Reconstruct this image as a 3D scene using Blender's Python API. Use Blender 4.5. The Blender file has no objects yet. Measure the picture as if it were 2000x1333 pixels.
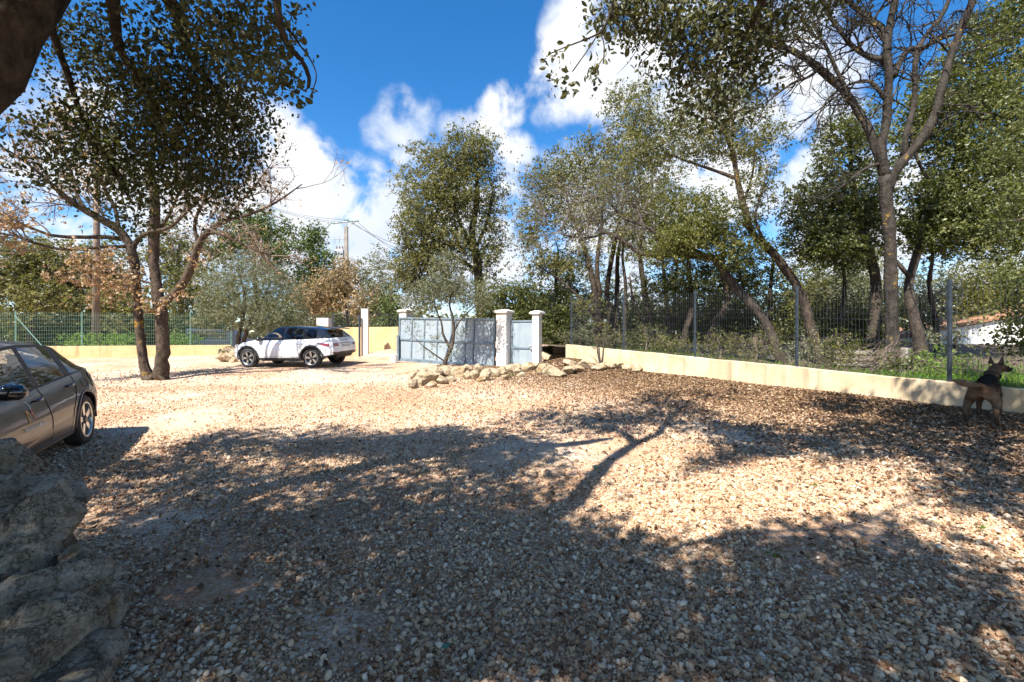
import bpy, bmesh, math, random
import numpy as np
from mathutils import Vector, Matrix, noise as mnoise

# ------------------------------------------------------------------ camera, sky, sun, exposure
scn = bpy.context.scene
C = scn.collection
F_PX, CX, CY, CZ = 889.0, 1000.0, 660.0, 1.9        # photograph focal length in its own pixels, horizon row, eye height
cam_d = bpy.data.cameras.new('camera'); cam = bpy.data.objects.new('camera', cam_d); C.objects.link(cam)
cam.location = (0, 0, CZ); cam.rotation_euler = (math.radians(90), 0, 0)
cam_d.sensor_width = 36.0; cam_d.lens = 16.0; cam_d.shift_y = -0.00325
cam_d.clip_start = 0.05; cam_d.clip_end = 3000
scn.camera = cam

SUN_AZ, SUN_EL = math.radians(211.0), math.radians(52.0)
SUNV = np.array([math.sin(SUN_AZ)*math.cos(SUN_EL), math.cos(SUN_AZ)*math.cos(SUN_EL), math.sin(SUN_EL)])
sun_d = bpy.data.lights.new('sun', 'SUN'); sun_d.energy = 5.0; sun_d.angle = math.radians(0.53); sun_d.color = (1.0, 0.94, 0.84)
sun = bpy.data.objects.new('sun', sun_d); C.objects.link(sun)
sun.rotation_euler = Vector(-SUNV).to_track_quat('-Z', 'Y').to_euler()
sun.location = (0, 0, 40)

scn.render.engine = 'CYCLES'
scn.cycles.max_bounces = 5; scn.cycles.diffuse_bounces = 2; scn.cycles.glossy_bounces = 3
scn.cycles.transmission_bounces = 4; scn.cycles.transparent_max_bounces = 12
scn.cycles.use_denoising = True; scn.cycles.adaptive_threshold = .025
scn.view_settings.view_transform = 'Standard'; scn.view_settings.look = 'None'
scn.view_settings.gamma = 1.0; scn.view_settings.use_curve_mapping = False
scn.view_settings.exposure = 1.32

def build_world():
    w = bpy.data.worlds.new('World'); scn.world = w; w.use_nodes = True
    nt = w.node_tree; N = nt.nodes; Lk = nt.links; N.clear()
    out = N.new('ShaderNodeOutputWorld'); bg = N.new('ShaderNodeBackground'); bg.inputs[1].default_value = 0.074
    Lk.new(bg.outputs[0], out.inputs[0])
    sky = N.new('ShaderNodeTexSky'); sky.sky_type = 'NISHITA'; sky.sun_disc = False
    sky.sun_elevation = SUN_EL; sky.sun_rotation = SUN_AZ
    sky.altitude = 600; sky.air_density = 1.0; sky.dust_density = 0.2; sky.ozone_density = 4.0
    tc = N.new('ShaderNodeTexCoord')
    nrm = N.new('ShaderNodeVectorMath'); nrm.operation = 'NORMALIZE'; Lk.new(tc.outputs['Generated'], nrm.inputs[0])
    d = nrm.outputs[0]
    def math_(op, a, b=None, clamp=False):
        m = N.new('ShaderNodeMath'); m.operation = op; m.use_clamp = clamp
        for i, v in enumerate((a, b)):
            if v is None: continue
            if isinstance(v, (int, float)): m.inputs[i].default_value = v
            else: Lk.new(v, m.inputs[i])
        return m.outputs[0]
    # clouds as banks in given directions of the sky (azimuth from +Y, elevation, radius; degrees)
    banks = CLOUD_BANKS
    acc = None
    for az, el, r, wgt in banks:
        a, e = math.radians(az), math.radians(el)
        v = (math.sin(a)*math.cos(e), math.cos(a)*math.cos(e), math.sin(e))
        dp = N.new('ShaderNodeVectorMath'); dp.operation = 'DOT_PRODUCT'; Lk.new(d, dp.inputs[0]); dp.inputs[1].default_value = v
        mr = N.new('ShaderNodeMapRange'); mr.interpolation_type = 'SMOOTHSTEP'
        mr.inputs[1].default_value = math.cos(math.radians(r*1.5)); mr.inputs[2].default_value = math.cos(math.radians(r*0.25))
        mr.inputs[3].default_value = 0; mr.inputs[4].default_value = wgt
        Lk.new(dp.outputs['Value'], mr.inputs[0])
        acc = mr.outputs[0] if acc is None else math_('MAXIMUM', acc, mr.outputs[0])
    # domain-warped fractal noise breaks the banks into cumulus edges
    warp = N.new('ShaderNodeTexNoise'); warp.inputs['Scale'].default_value = 5; warp.inputs['Detail'].default_value = 2
    Lk.new(d, warp.inputs['Vector'])
    wm = N.new('ShaderNodeVectorMath'); wm.operation = 'MULTIPLY_ADD'; Lk.new(warp.outputs['Color'], wm.inputs[0])
    wm.inputs[1].default_value = (.10, .10, .10); Lk.new(d, wm.inputs[2])
    fb = N.new('ShaderNodeTexNoise'); fb.inputs['Scale'].default_value = 9; fb.inputs['Detail'].default_value = 7
    fb.inputs['Roughness'].default_value = .58; Lk.new(wm.outputs[0], fb.inputs['Vector'])
    fb2 = N.new('ShaderNodeTexNoise'); fb2.inputs['Scale'].default_value = 30; fb2.inputs['Detail'].default_value = 4; Lk.new(wm.outputs[0], fb2.inputs['Vector'])
    # the rest of the sky carries the same kind of broken cumulus
    big = N.new('ShaderNodeTexNoise'); big.inputs['Scale'].default_value = 2.3; big.inputs['Detail'].default_value = 3; Lk.new(d, big.inputs['Vector'])
    sep = N.new('ShaderNodeSeparateXYZ'); Lk.new(d, sep.inputs[0])
    away = N.new('ShaderNodeMapRange'); away.inputs[1].default_value = .55; away.inputs[2].default_value = .25; Lk.new(sep.outputs['Y'], away.inputs[0])
    gen = N.new('ShaderNodeMapRange'); gen.inputs[1].default_value = .50; gen.inputs[2].default_value = .66; Lk.new(big.outputs['Fac'], gen.inputs[0])
    acc = math_('MAXIMUM', acc, math_('MULTIPLY', gen.outputs[0], away.outputs[0]))
    dens = math_('ADD', math_('MULTIPLY', acc, 1.25), math_('ADD', math_('MULTIPLY', math_('MULTIPLY', math_('SUBTRACT', fb.outputs['Fac'], .5), 3.9), math_('ADD', math_('MULTIPLY', acc, .8), .2)), math_('MULTIPLY', math_('MULTIPLY', math_('SUBTRACT', fb2.outputs['Fac'], .5), 1.5), acc)))
    cl = N.new('ShaderNodeMapRange'); cl.interpolation_type = 'SMOOTHSTEP'
    cl.inputs[1].default_value = .36; cl.inputs[2].default_value = 1.25; Lk.new(dens, cl.inputs[0])
    # haze toward the horizon
    hz = N.new('ShaderNodeMapRange'); hz.inputs[1].default_value = .20; hz.inputs[2].default_value = -.02
    hz.inputs[3].default_value = 0; hz.inputs[4].default_value = .75; Lk.new(sep.outputs['Z'], hz.inputs[0])
    fac = math_('MAXIMUM', cl.outputs[0], math_('MULTIPLY', hz.outputs[0], acc, True))
    # soft grey undersides from a coarser octave
    sh = N.new('ShaderNodeTexNoise'); sh.inputs['Scale'].default_value = 7; sh.inputs['Detail'].default_value = 2; Lk.new(wm.outputs[0], sh.inputs['Vector'])
    ccol = N.new('ShaderNodeValToRGB'); ccol.color_ramp.elements[0].position = .36; ccol.color_ramp.elements[0].color = (4.6, 5.1, 5.9, 1)
    ccol.color_ramp.elements[1].position = .58; ccol.color_ramp.elements[1].color = (6.1, 6.2, 6.35, 1); Lk.new(sh.outputs['Fac'], ccol.inputs[0])
    hs = N.new('ShaderNodeHueSaturation'); hs.inputs['Saturation'].default_value = 1.30; hs.inputs['Value'].default_value = 1.28; Lk.new(sky.outputs[0], hs.inputs['Color'])
    mix = N.new('ShaderNodeMix'); mix.data_type = 'RGBA'
    Lk.new(fac, mix.inputs['Factor']); Lk.new(hs.outputs[0], mix.inputs['A']); Lk.new(ccol.outputs[0], mix.inputs['B'])
    Lk.new(mix.outputs['Result'], bg.inputs[0])

def _dirs(lst):
    o = []
    for x, y, r, w in lst:
        u, v = (x-CX)/F_PX, (CY-y)/F_PX
        o.append((math.degrees(math.atan(u)), math.degrees(math.atan(v/math.sqrt(1+u*u))), math.degrees(r/F_PX/(1+u*u+v*v)**.5), w))
    return o
CLOUD_BANKS = _dirs([(600,335,75,1),(665,400,95,1),(745,395,70,1),(555,290,70,1),(690,480,130,1),(560,430,130,1),(440,330,150,.8),(300,420,170,.9),
    (90,420,170,.9),(150,260,120,.6),(790,236,62,.60),(745,262,46,.48),(838,196,32,.40),(988,205,44,.72),(958,216,30,.5),
    (895,262,50,.5),(955,276,54,.62),(1002,305,46,.75),(985,350,56,.8),(1135,70,75,1),(1175,125,100,1),(1090,175,70,.7),(1205,30,95,1),(1260,150,100,1),
    (1330,250,130,1),(1450,260,160,1),(1570,290,110,.9),(1500,120,110,.8),(1320,70,90,.8),(1650,120,60,.6),
    (1700,450,160,.8),(1950,480,160,.8),(850,500,200,.8),(1200,480,200,.8)]) + [(0,85,0,0)]
build_world()
# ------------------------------------------------------------------ helpers
RNG = np.random.default_rng(7)
def tag(o, label=None, cat=None, group=None, kind=None):
    if label: o['label'] = label
    if cat: o['category'] = cat
    if group: o['group'] = group
    if kind: o['kind'] = kind
    return o
def empty(name, loc=(0,0,0), rz=0.0):
    o = bpy.data.objects.new(name, None); C.objects.link(o); o.empty_display_size = .2
    o.location = [float(a) for a in loc]; o.rotation_euler = (0, 0, rz); return o
def data_mesh(name, V, polys, smooth=False, attrs=None):
    """polys: list of int arrays (n,k), k verts each."""
    V = np.asarray(V, dtype=np.float32).reshape(-1, 3); me = bpy.data.meshes.new(name)
    polys = [np.asarray(p, dtype=np.int32) for p in polys if len(p)]
    loops = np.concatenate([p.ravel() for p in polys]); sizes = np.concatenate([np.full(len(p), p.shape[1], dtype=np.int32) for p in polys])
    starts = np.concatenate([[0], np.cumsum(sizes)[:-1]]).astype(np.int32)
    me.vertices.add(len(V)); me.vertices.foreach_set('co', V.ravel())
    me.loops.add(len(loops)); me.loops.foreach_set('vertex_index', loops)
    me.polygons.add(len(sizes)); me.polygons.foreach_set('loop_start', starts)
    me.polygons.foreach_set('use_smooth', np.full(len(sizes), smooth))
    me.update(calc_edges=True)
    if attrs:
        for k, a in attrs.items():
            at = me.attributes.new(k, 'FLOAT', 'POINT'); at.data.foreach_set('value', np.asarray(a, dtype=np.float32))
    return me
def link(name, me, mat=None, parent=None):
    o = bpy.data.objects.new(name, me); C.objects.link(o)
    if mat is not None and len(me.materials) == 0: me.materials.append(mat)
    if parent is not None: o.parent = parent
    return o
class MB:
    """collects boxes, tubes and sheets into one mesh"""
    def __init__(s): s.V = []; s.P = {}; s.n = 0; s.T = []
    def add(s, V, *polys, tint=None):
        V = np.asarray(V, dtype=float).reshape(-1, 3)
        for p in polys:
            p = np.asarray(p, dtype=int)
            if len(p): s.P.setdefault(p.shape[1], []).append(p + s.n)
        s.V.append(V); s.n += len(V)
        s.T.append(np.zeros(len(V)) if tint is None else np.broadcast_to(np.asarray(tint, float), (len(V),)))
        return s
    def box(s, lo, hi, M=None):
        (a,b,c),(d,e,f) = lo, hi
        V = np.array([(a,b,c),(d,b,c),(d,e,c),(a,e,c),(a,b,f),(d,b,f),(d,e,f),(a,e,f)], float)
        if M is not None: V = np.array([tuple(M @ Vector(v)) for v in V])
        return s.add(V, [(0,3,2,1),(4,5,6,7),(0,1,5,4),(1,2,6,5),(2,3,7,6),(3,0,4,7)])
    def tube(s, pts, rad, sides=6, cap=True, tint=None):
        P = np.asarray(pts, float); n = len(P); R = np.broadcast_to(np.asarray(rad, float), (n,))
        T = np.gradient(P, axis=0); T /= np.linalg.norm(T, axis=1)[:, None] + 1e-9
        ref = np.array([0.31, 0.17, 0.93]) if abs(T[:, 2]).mean() < .75 else np.array([.93, .31, .1])
        A = np.cross(T, ref); A /= np.linalg.norm(A, axis=1)[:, None] + 1e-9; B = np.cross(T, A)
        th = np.arange(sides)*2*math.pi/sides
        V = P[:, None] + R[:, None, None]*(np.cos(th)[None, :, None]*A[:, None] + np.sin(th)[None, :, None]*B[:, None])
        i = np.arange(n-1)[:, None]*sides; j = np.arange(sides)[None]; k = (j+1) % sides
        Q = np.stack([i+j, i+k, i+sides+k, i+sides+j], -1).reshape(-1, 4)
        s.add(V.reshape(-1, 3), Q, tint=tint)
        if cap and sides >= 3:
            s.P.setdefault(sides, []).append(np.array([list(range(sides))[::-1], list(range((n-1)*sides, n*sides))]) + (s.n - n*sides))
        return s
    def lathe(s, prof, axis='y', sides=32):
        """prof: (radius, offset along axis)"""
        pr = np.asarray(prof, float); th = np.arange(sides)*2*math.pi/sides
        V = np.zeros((len(pr), sides, 3)); c, sn = np.cos(th), np.sin(th)
        if axis == 'y': V[..., 0] = pr[:, :1]*c; V[..., 2] = pr[:, :1]*sn; V[..., 1] = pr[:, 1:]
        else: V[..., 0] = pr[:, :1]*c; V[..., 1] = pr[:, :1]*sn; V[..., 2] = pr[:, 1:]
        i = np.arange(len(pr)-1)[:, None]*sides; j = np.arange(sides)[None]; k = (j+1) % sides
        return s.add(V.reshape(-1, 3), np.stack([i+j, i+k, i+sides+k, i+sides+j], -1).reshape(-1, 4))
    def mesh(s, name, smooth=False, tints=False):
        return data_mesh(name, np.concatenate(s.V), [np.concatenate(p) for p in s.P.values()], smooth, {'tint': np.concatenate(s.T)} if tints else None)
    def build(s, name, mat, parent=None, smooth=False, tints=False):
        return link(name, s.mesh(name, smooth, tints), mat, parent)
def bevel(o, w=.01, seg=2):
    m = o.modifiers.new('bevel', 'BEVEL'); m.width = w; m.segments = seg; m.limit_method = 'ANGLE'; m.angle_limit = math.radians(40); return o

# ---- place: the yard rises gently away from the camera; right boundary wall runs along WALL_*
WALL_A = np.array([1.92, 16.28]); WALL_B = np.array([8.9, 4.93]); WALL_D = (WALL_B-WALL_A)/np.linalg.norm(WALL_B-WALL_A)
WALL_N = np.array([-WALL_D[1], WALL_D[0]])*1.0          # points away from the yard
if WALL_N[0] < 0: WALL_N = -WALL_N
def wall_top(t):   # t metres along the wall from its far end
    return 1.655 - .0487*t
def wall_sd(x, y):  # signed distance behind the wall line (positive outside the yard)
    return (x-WALL_A[0])*WALL_N[0] + (y-WALL_A[1])*WALL_N[1]
def G(x, y):
    x = np.asarray(x, float); y = np.asarray(y, float)
    yc = np.where(y < 20, y, 20 + (y-20)*.35); yc = np.where(yc > 30, 30 + (yc-30)*.05, yc); yc = np.maximum(yc, -4)
    sx = .0124 + .0176/(1+np.exp(-(x-1)*1.2))
    xc = np.clip(x, -45, 25)
    z = .05*yc + sx*xc
    sd = wall_sd(x, y); al = (x-WALL_A[0])*WALL_D[0] + (y-WALL_A[1])*WALL_D[1]
    z = z + .14*np.exp(-(np.minimum(sd, 0)/.9)**2)*(1/(1+np.exp(-(al+.5)*3)))
    z = z + .24*np.exp(-(((x-1.75)/1.1)**2 + ((y-15.5)/.9)**2))
    z = z + .45*np.exp(-(((x+5.4)/1.6)**2 + ((y-21.6)/.9)**2))      # heap of earth by the gate
    z = z + .018*np.sin(x*1.7+.6)*np.sin(y*1.3) + .012*np.sin(x*3.1+y*2.2)
    return z
def g(x, y): return float(G(x, y))
def P(px, py, Y):
    return np.array([(px-CX)/F_PX*Y, Y, CZ + (CY-py)/F_PX*Y])
def GP(px, py):
    u, v = (px-CX)/F_PX, (py-CY)/F_PX
    Y = 1.9/(max(v, .02)+.06)
    for _ in range(40): Y = .5*Y + .5*(CZ - g(u*Y, Y))/max(v, .012)
    return np.array([u*Y, Y, g(u*Y, Y)])

# ------------------------------------------------------------------ materials
def new_mat(name):
    m = bpy.data.materials.new(name); m.use_nodes = True; nt = m.node_tree
    b = nt.nodes['Principled BSDF']; return m, nt, b
def N_(nt, t, **kw):
    n = nt.nodes.new(t)
    for k, v in kw.items():
        if k.startswith('i_'): n.inputs[k[2:].replace('_', ' ')].default_value = v
        else: setattr(n, k, v)
    return n
def ramp(nt, src, stops):
    r = nt.nodes.new('ShaderNodeValToRGB'); e = r.color_ramp.elements
    while len(e) < len(stops): e.new(.5)
    for k, (p, c) in enumerate(stops): e[k].position = p; e[k].color = (*c, 1)
    nt.links.new(src, r.inputs[0]); return r.outputs[0]
def mixc(nt, f, a, b, blend='MIX'):
    m = nt.nodes.new('ShaderNodeMix'); m.data_type = 'RGBA'; m.blend_type = blend
    for k, v in (('Factor', f), ('A', a), ('B', b)):
        if isinstance(v, (int, float)): m.inputs[k].default_value = v
        elif isinstance(v, tuple): m.inputs[k].default_value = (*v, 1)
        else: nt.links.new(v, m.inputs[k])
    return m.outputs['Result']
def noise(nt, scale, detail=4, rough=.55, coord='Object', vec=None):
    tc = nt.nodes.new('ShaderNodeTexCoord'); n = nt.nodes.new('ShaderNodeTexNoise')
    n.inputs['Scale'].default_value = scale; n.inputs['Detail'].default_value = detail; n.inputs['Roughness'].default_value = rough
    nt.links.new(vec if vec is not None else tc.outputs[coord], n.inputs['Vector']); return n.outputs['Fac']
def bump(nt, b, h, strength=.4, dist=.02):
    n = nt.nodes.new('ShaderNodeBump'); n.inputs['Strength'].default_value = strength; n.inputs['Distance'].default_value = dist
    nt.links.new(h, n.inputs['Height']); nt.links.new(n.outputs[0], b.inputs['Normal'])
def worldpos(nt): return nt.nodes.new('ShaderNodeNewGeometry').outputs['Position']
def simple(name, col, rough=.6, metal=0.0, spec=.5, var=0.0, scale=8, bmp=0.0, coat=0.0):
    m, nt, b = new_mat(name); b.inputs['Roughness'].default_value = rough; b.inputs['Metallic'].default_value = metal
    b.inputs['Specular IOR Level'].default_value = spec; b.inputs['Base Color'].default_value = (*col, 1); b.inputs['Coat Weight'].default_value = coat
    if var:
        n = noise(nt, scale, 6); lo = tuple(c*(1-var) for c in col); hi = tuple(min(1, c*(1+var)) for c in col)
        nt.links.new(ramp(nt, n, [(.3, lo), (.7, hi)]), b.inputs['Base Color'])
        if bmp: bump(nt, b, noise(nt, scale*4, 5), bmp, .01)
    return m
def leaf_mat(name, c0, c1, c2, rough=.45, transl=.25, spec=.4):
    m, nt, b = new_mat(name)
    at = N_(nt, 'ShaderNodeAttribute', attribute_name='tint')
    col = ramp(nt, at.outputs['Fac'], [(0, c0), (.55, c1), (1, c2)])
    nt.links.new(col, b.inputs['Base Color']); b.inputs['Roughness'].default_value = rough; b.inputs['Specular IOR Level'].default_value = spec
    tr = N_(nt, 'ShaderNodeBsdfTranslucent'); nt.links.new(mixc(nt, 1.0, col, (1.25, 1.3, .5), 'MULTIPLY'), tr.inputs[0])
    mx = N_(nt, 'ShaderNodeMixShader'); mx.inputs[0].default_value = transl
    nt.links.new(b.outputs[0], mx.inputs[1]); nt.links.new(tr.outputs[0], mx.inputs[2])
    nt.links.new(mx.outputs[0], nt.nodes['Material Output'].inputs['Surface']); return m
def bark_mat(name, dark, light, lichen=None, amount=.6, scale=9):
    m, nt, b = new_mat(name); b.inputs['Roughness'].default_value = .92; b.inputs['Specular IOR Level'].default_value = .2
    geo = worldpos(nt)
    mp = N_(nt, 'ShaderNodeMapping'); mp.inputs['Scale'].default_value = (1, 1, .55); nt.links.new(geo, mp.inputs[0])
    n1 = noise(nt, scale, 7, .65, vec=mp.outputs[0])
    col = ramp(nt, n1, [(.32, dark), (.68, light)])
    if lichen:
        n2 = noise(nt, 3.2, 6, .7, vec=geo)
        msk = ramp(nt, n2, [(amount, (0, 0, 0)), (amount+.07, (1, 1, 1))])
        col = mixc(nt, msk, col, lichen)
    nt.links.new(col, b.inputs['Base Color'])
    v = N_(nt, 'ShaderNodeTexVoronoi'); v.inputs['Scale'].default_value = scale*3.0; nt.links.new(mp.outputs[0], v.inputs['Vector'])
    ad = N_(nt, 'ShaderNodeMath', operation='ADD'); nt.links.new(v.outputs['Distance'], ad.inputs[0]); nt.links.new(n1, ad.inputs[1])
    bump(nt, b, ad.outputs[0], .7, .02); return m

M = {}
M['leaf_holm'] = leaf_mat('leaf_holm', (.054,.056,.022), (.150,.146,.057), (.280,.258,.128), .45, .42)
M['leaf_holm_near'] = leaf_mat('leaf_holm_near', (.028,.034,.014), (.072,.080,.030), (.165,.160,.080), .5, .34)
M['leaf_yellow'] = leaf_mat('leaf_yellow', (.055,.068,.014), (.130,.135,.030), (.23,.215,.07), .45, .32)
M['leaf_dark'] = leaf_mat('leaf_dark', (.036,.045,.014), (.102,.116,.034), (.215,.220,.085), .42, .38)
M['leaf_olive'] = leaf_mat('leaf_olive', (.075,.085,.046), (.150,.158,.092), (.26,.26,.175), .55)
M['leaf_pine'] = leaf_mat('leaf_pine', (.040,.062,.014), (.085,.120,.026), (.145,.175,.05))
M['leaf_brown'] = leaf_mat('leaf_brown', (.19,.11,.065), (.36,.235,.15), (.56,.42,.30), .65)
M['leaf_rust'] = leaf_mat('leaf_rust', (.10,.080,.035), (.27,.185,.10), (.46,.34,.21), .65)
M['leaf_fresh'] = leaf_mat('leaf_fresh', (.06,.12,.012), (.14,.24,.03), (.25,.36,.07), .5, .4)
M['bark_dark'] = bark_mat('bark_dark', (.020,.015,.011), (.085,.067,.052))
M['bark_near'] = bark_mat('bark_near', (.012,.010,.008), (.080,.065,.050), (.13,.125,.085), .60, 11)
M['bark_grey'] = bark_mat('bark_grey', (.013,.011,.009), (.066,.056,.046), (.30,.19,.035), .61)
M['bark_lichen'] = bark_mat('bark_lichen', (.024,.017,.012), (.105,.078,.058), (.30,.165,.015), .60)
M['bark_oak'] = bark_mat('bark_oak', (.022,.017,.013), (.10,.080,.064), (.22,.15,.03), .68, 6)
M['twig'] = simple('twig', (.19,.145,.11), .85, var=.3, scale=5)
M['twig_grey'] = simple('twig_grey', (.16,.135,.115), .85, var=.35, scale=5)

def ground_mat():
    m, nt, b = new_mat('gravel_earth'); b.inputs['Roughness'].default_value = .95; b.inputs['Specular IOR Level'].default_value = .15
    p = worldpos(nt)
    big = noise(nt, .45, 5, .6, vec=p); mid = noise(nt, 3.0, 6, .6, vec=p)
    earth = ramp(nt, mid, [(.3, (.28,.115,.055)), (.55, (.41,.21,.105)), (.75, (.53,.34,.195))])
    vo = N_(nt, 'ShaderNodeTexVoronoi'); vo.inputs['Scale'].default_value = 48; nt.links.new(p, vo.inputs['Vector'])
    sep = N_(nt, 'ShaderNodeSeparateColor'); nt.links.new(vo.outputs['Color'], sep.inputs[0])
    stone = ramp(nt, sep.outputs[0], [(.0, (.25,.17,.11)), (.35, (.50,.37,.26)), (.7, (.62,.50,.38)), (1, (.75,.67,.56))])
    msk = ramp(nt, big, [(.38, (.3,.3,.3)), (.6, (.85,.85,.85))])
    nt.links.new(mixc(nt, msk, earth, stone), b.inputs['Base Color'])
    iv = N_(nt, 'ShaderNodeMath', operation='SUBTRACT'); iv.inputs[0].default_value = 1; nt.links.new(vo.outputs['Distance'], iv.inputs[1])
    bump(nt, b, iv.outputs[0], .8, .014); return m
M['ground'] = ground_mat()
def stone_mat():
    m, nt, b = new_mat('gravel_stone'); b.inputs['Roughness'].default_value = .9; b.inputs['Specular IOR Level'].default_value = .2
    oi = N_(nt, 'ShaderNodeObjectInfo')
    col = ramp(nt, oi.outputs['Random'], [(0, (.20,.095,.052)), (.16, (.37,.215,.125)), (.4, (.54,.385,.25)), (.75, (.64,.485,.335)), (1, (.80,.69,.55))])
    n = noise(nt, 40, 4, vec=worldpos(nt))
    dm = noise(nt, .55, 6, .62, vec=worldpos(nt)); col = mixc(nt, ramp(nt, dm, [(.48, (0,0,0)), (.66, (.55,.55,.55))]), col, (.42,.235,.135))
    nt.links.new(mixc(nt, .35, col, ramp(nt, n, [(.3, (.45,.36,.28)), (.7, (1,1,1))]), 'MULTIPLY'), b.inputs['Base Color']); return m
M['stone'] = stone_mat()
def litter_mat():
    m, nt, b = new_mat('dry_leaf'); b.inputs['Roughness'].default_value = .7; b.inputs['Specular IOR Level'].default_value = .25
    oi = N_(nt, 'ShaderNodeObjectInfo')
    nt.links.new(ramp(nt, oi.outputs['Random'], [(0, (.055,.030,.017)), (.35, (.15,.085,.045)), (.7, (.25,.155,.085)), (1, (.40,.29,.18))]), b.inputs['Base Color']); return m
M['litter'] = litter_mat()
def rock_mat(name, cols, lich=(.10,.095,.06), amt=.58, ochre=True):
    m, nt, b = new_mat(name); b.inputs['Roughness'].default_value = .93; b.inputs['Specular IOR Level'].default_value = .2
    p = worldpos(nt); n1 = noise(nt, 7, 11, .76, vec=p)
    col = ramp(nt, n1, [(.28, cols[0]), (.5, cols[1]), (.72, cols[2])])
    if ochre:
        n3 = noise(nt, 2.7, 5, .6, vec=p); col = mixc(nt, ramp(nt, n3, [(.55, (0,0,0)), (.68, (.75,.75,.75))]), col, (.30,.175,.055))
    n2 = noise(nt, 3.4, 8, .7, vec=p); col = mixc(nt, ramp(nt, n2, [(amt, (0,0,0)), (amt+.1, (.8,.8,.8))]), col, lich)
    vn = noise(nt, 6.5, 10, .7, vec=p); ab = N_(nt, 'ShaderNodeMath', operation='SUBTRACT'); nt.links.new(vn, ab.inputs[0]); ab.inputs[1].default_value = .5
    a2 = N_(nt, 'ShaderNodeMath', operation='ABSOLUTE'); nt.links.new(ab.outputs[0], a2.inputs[0])
    col = mixc(nt, ramp(nt, a2.outputs[0], [(.0, (.85,.85,.85)), (.03, (0,0,0))]), col, tuple(c*.35 for c in cols[0]))
    sp_ = noise(nt, 55, 6, .7, vec=p); col = mixc(nt, .55, col, ramp(nt, sp_, [(.35, (.45,.44,.42)), (.6, (1.15,1.13,1.1))]), 'MULTIPLY')
    nt.links.new(col, b.inputs['Base Color'])
    bump(nt, b, noise(nt, 14, 11, .74, vec=p), 1.0, .05); return m
M['boulder'] = rock_mat('boulder_rock', ((.14,.115,.085), (.42,.37,.29), (.68,.63,.53)), (.14,.13,.085), .60)
M['rock'] = rock_mat('border_rock', ((.26,.185,.11), (.46,.37,.255), (.62,.54,.41)), (.30,.27,.20), .63)
def render_wall_mat(name, c0, c1, streak=.3):
    m, nt, b = new_mat(name); b.inputs['Roughness'].default_value = .93; b.inputs['Specular IOR Level'].default_value = .15
    p = worldpos(nt); mp = N_(nt, 'ShaderNodeMapping'); mp.inputs['Scale'].default_value = (3.5, 3.5, .22); nt.links.new(p, mp.inputs[0])
    st = noise(nt, 1.4, 6, .65, vec=mp.outputs[0]); n1 = noise(nt, 1.6, 7, .65, vec=p)
    col = ramp(nt, n1, [(.32, c0), (.68, c1)])
    col = mixc(nt, ramp(nt, st, [(.52, (0,0,0)), (.74, (streak,)*3)]), col, tuple(c*.42 for c in c0))
    wv = N_(nt, 'ShaderNodeVectorMath', operation='MULTIPLY_ADD'); wn_ = N_(nt, 'ShaderNodeTexNoise'); wn_.inputs['Scale'].default_value = 4; nt.links.new(p, wn_.inputs['Vector']); nt.links.new(wn_.outputs['Color'], wv.inputs[0]); wv.inputs[1].default_value = (.35,.35,.35); nt.links.new(p, wv.inputs[2])
    ck = N_(nt, 'ShaderNodeTexVoronoi', feature='DISTANCE_TO_EDGE'); ck.inputs['Scale'].default_value = .75; nt.links.new(wv.outputs[0], ck.inputs['Vector'])
    col = mixc(nt, ramp(nt, ck.outputs['Distance'], [(.001, (.28,.28,.28)), (.006, (0,0,0))]), col, tuple(c*.3 for c in c0))
    blot = noise(nt, 5.5, 9, .75, vec=p); col = mixc(nt, ramp(nt, blot, [(.60, (0,0,0)), (.72, (.4,.4,.4))]), col, tuple(c*.55 for c in c0))
    nt.links.new(col, b.inputs['Base Color']); bump(nt, b, noise(nt, 60, 5, .7, vec=p), .5, .006); return m
M['cream'] = render_wall_mat('cream_render', (.46,.345,.21), (.66,.54,.375), .55)
M['ochre'] = render_wall_mat('ochre_render', (.50,.335,.165), (.60,.435,.24), .7)
M['white_render'] = render_wall_mat('white_render', (.68,.64,.58), (.76,.72,.67), .13)
M['house_white'] = render_wall_mat('house_white', (.72,.71,.68), (.80,.79,.77), .15)
M['tile'] = simple('terracotta', (.30,.15,.08), .85, var=.4, scale=6)
def gate_paint():
    m, nt, b = new_mat('gate_paint'); b.inputs['Roughness'].default_value = .55
    p = worldpos(nt); n1 = noise(nt, 2.2, 8, .7, vec=p); mp = N_(nt, 'ShaderNodeMapping'); mp.inputs['Scale'].default_value = (6, 6, .4); nt.links.new(p, mp.inputs[0])
    st = noise(nt, 1.7, 6, .65, vec=mp.outputs[0])
    col = ramp(nt, n1, [(.3, (.215,.265,.305)), (.7, (.285,.335,.37))])
    col = mixc(nt, ramp(nt, st, [(.5, (0,0,0)), (.75, (.3,.3,.3))]), col, (.50,.54,.56)); rs = noise(nt, 3.1, 8, .75, vec=mp.outputs[0]); col = mixc(nt, ramp(nt, rs, [(.62, (0,0,0)), (.72, (.5,.5,.5))]), col, (.20,.13,.08))
    nt.links.new(col, b.inputs['Base Color']); return m
M['gate'] = gate_paint()
M['gate_dark'] = simple('gate_frame_paint', (.135,.18,.22), .5, var=.2, scale=4)
M['post_blue'] = simple('fence_post_paint', (.026,.038,.052), .5, .0, var=.3, scale=6)
M['wire_grey'] = simple('wire_grey', (.10,.12,.14), .4, .4)
M['wire_green'] = simple('wire_green', (.13,.24,.20), .45, .2)
M['wood'] = simple('weathered_wood', (.23,.205,.175), .9, var=.35, scale=7, bmp=.4)
M['wood_pole'] = simple('pole_wood', (.17,.125,.095), .9, var=.35, scale=3, bmp=.4)
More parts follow.
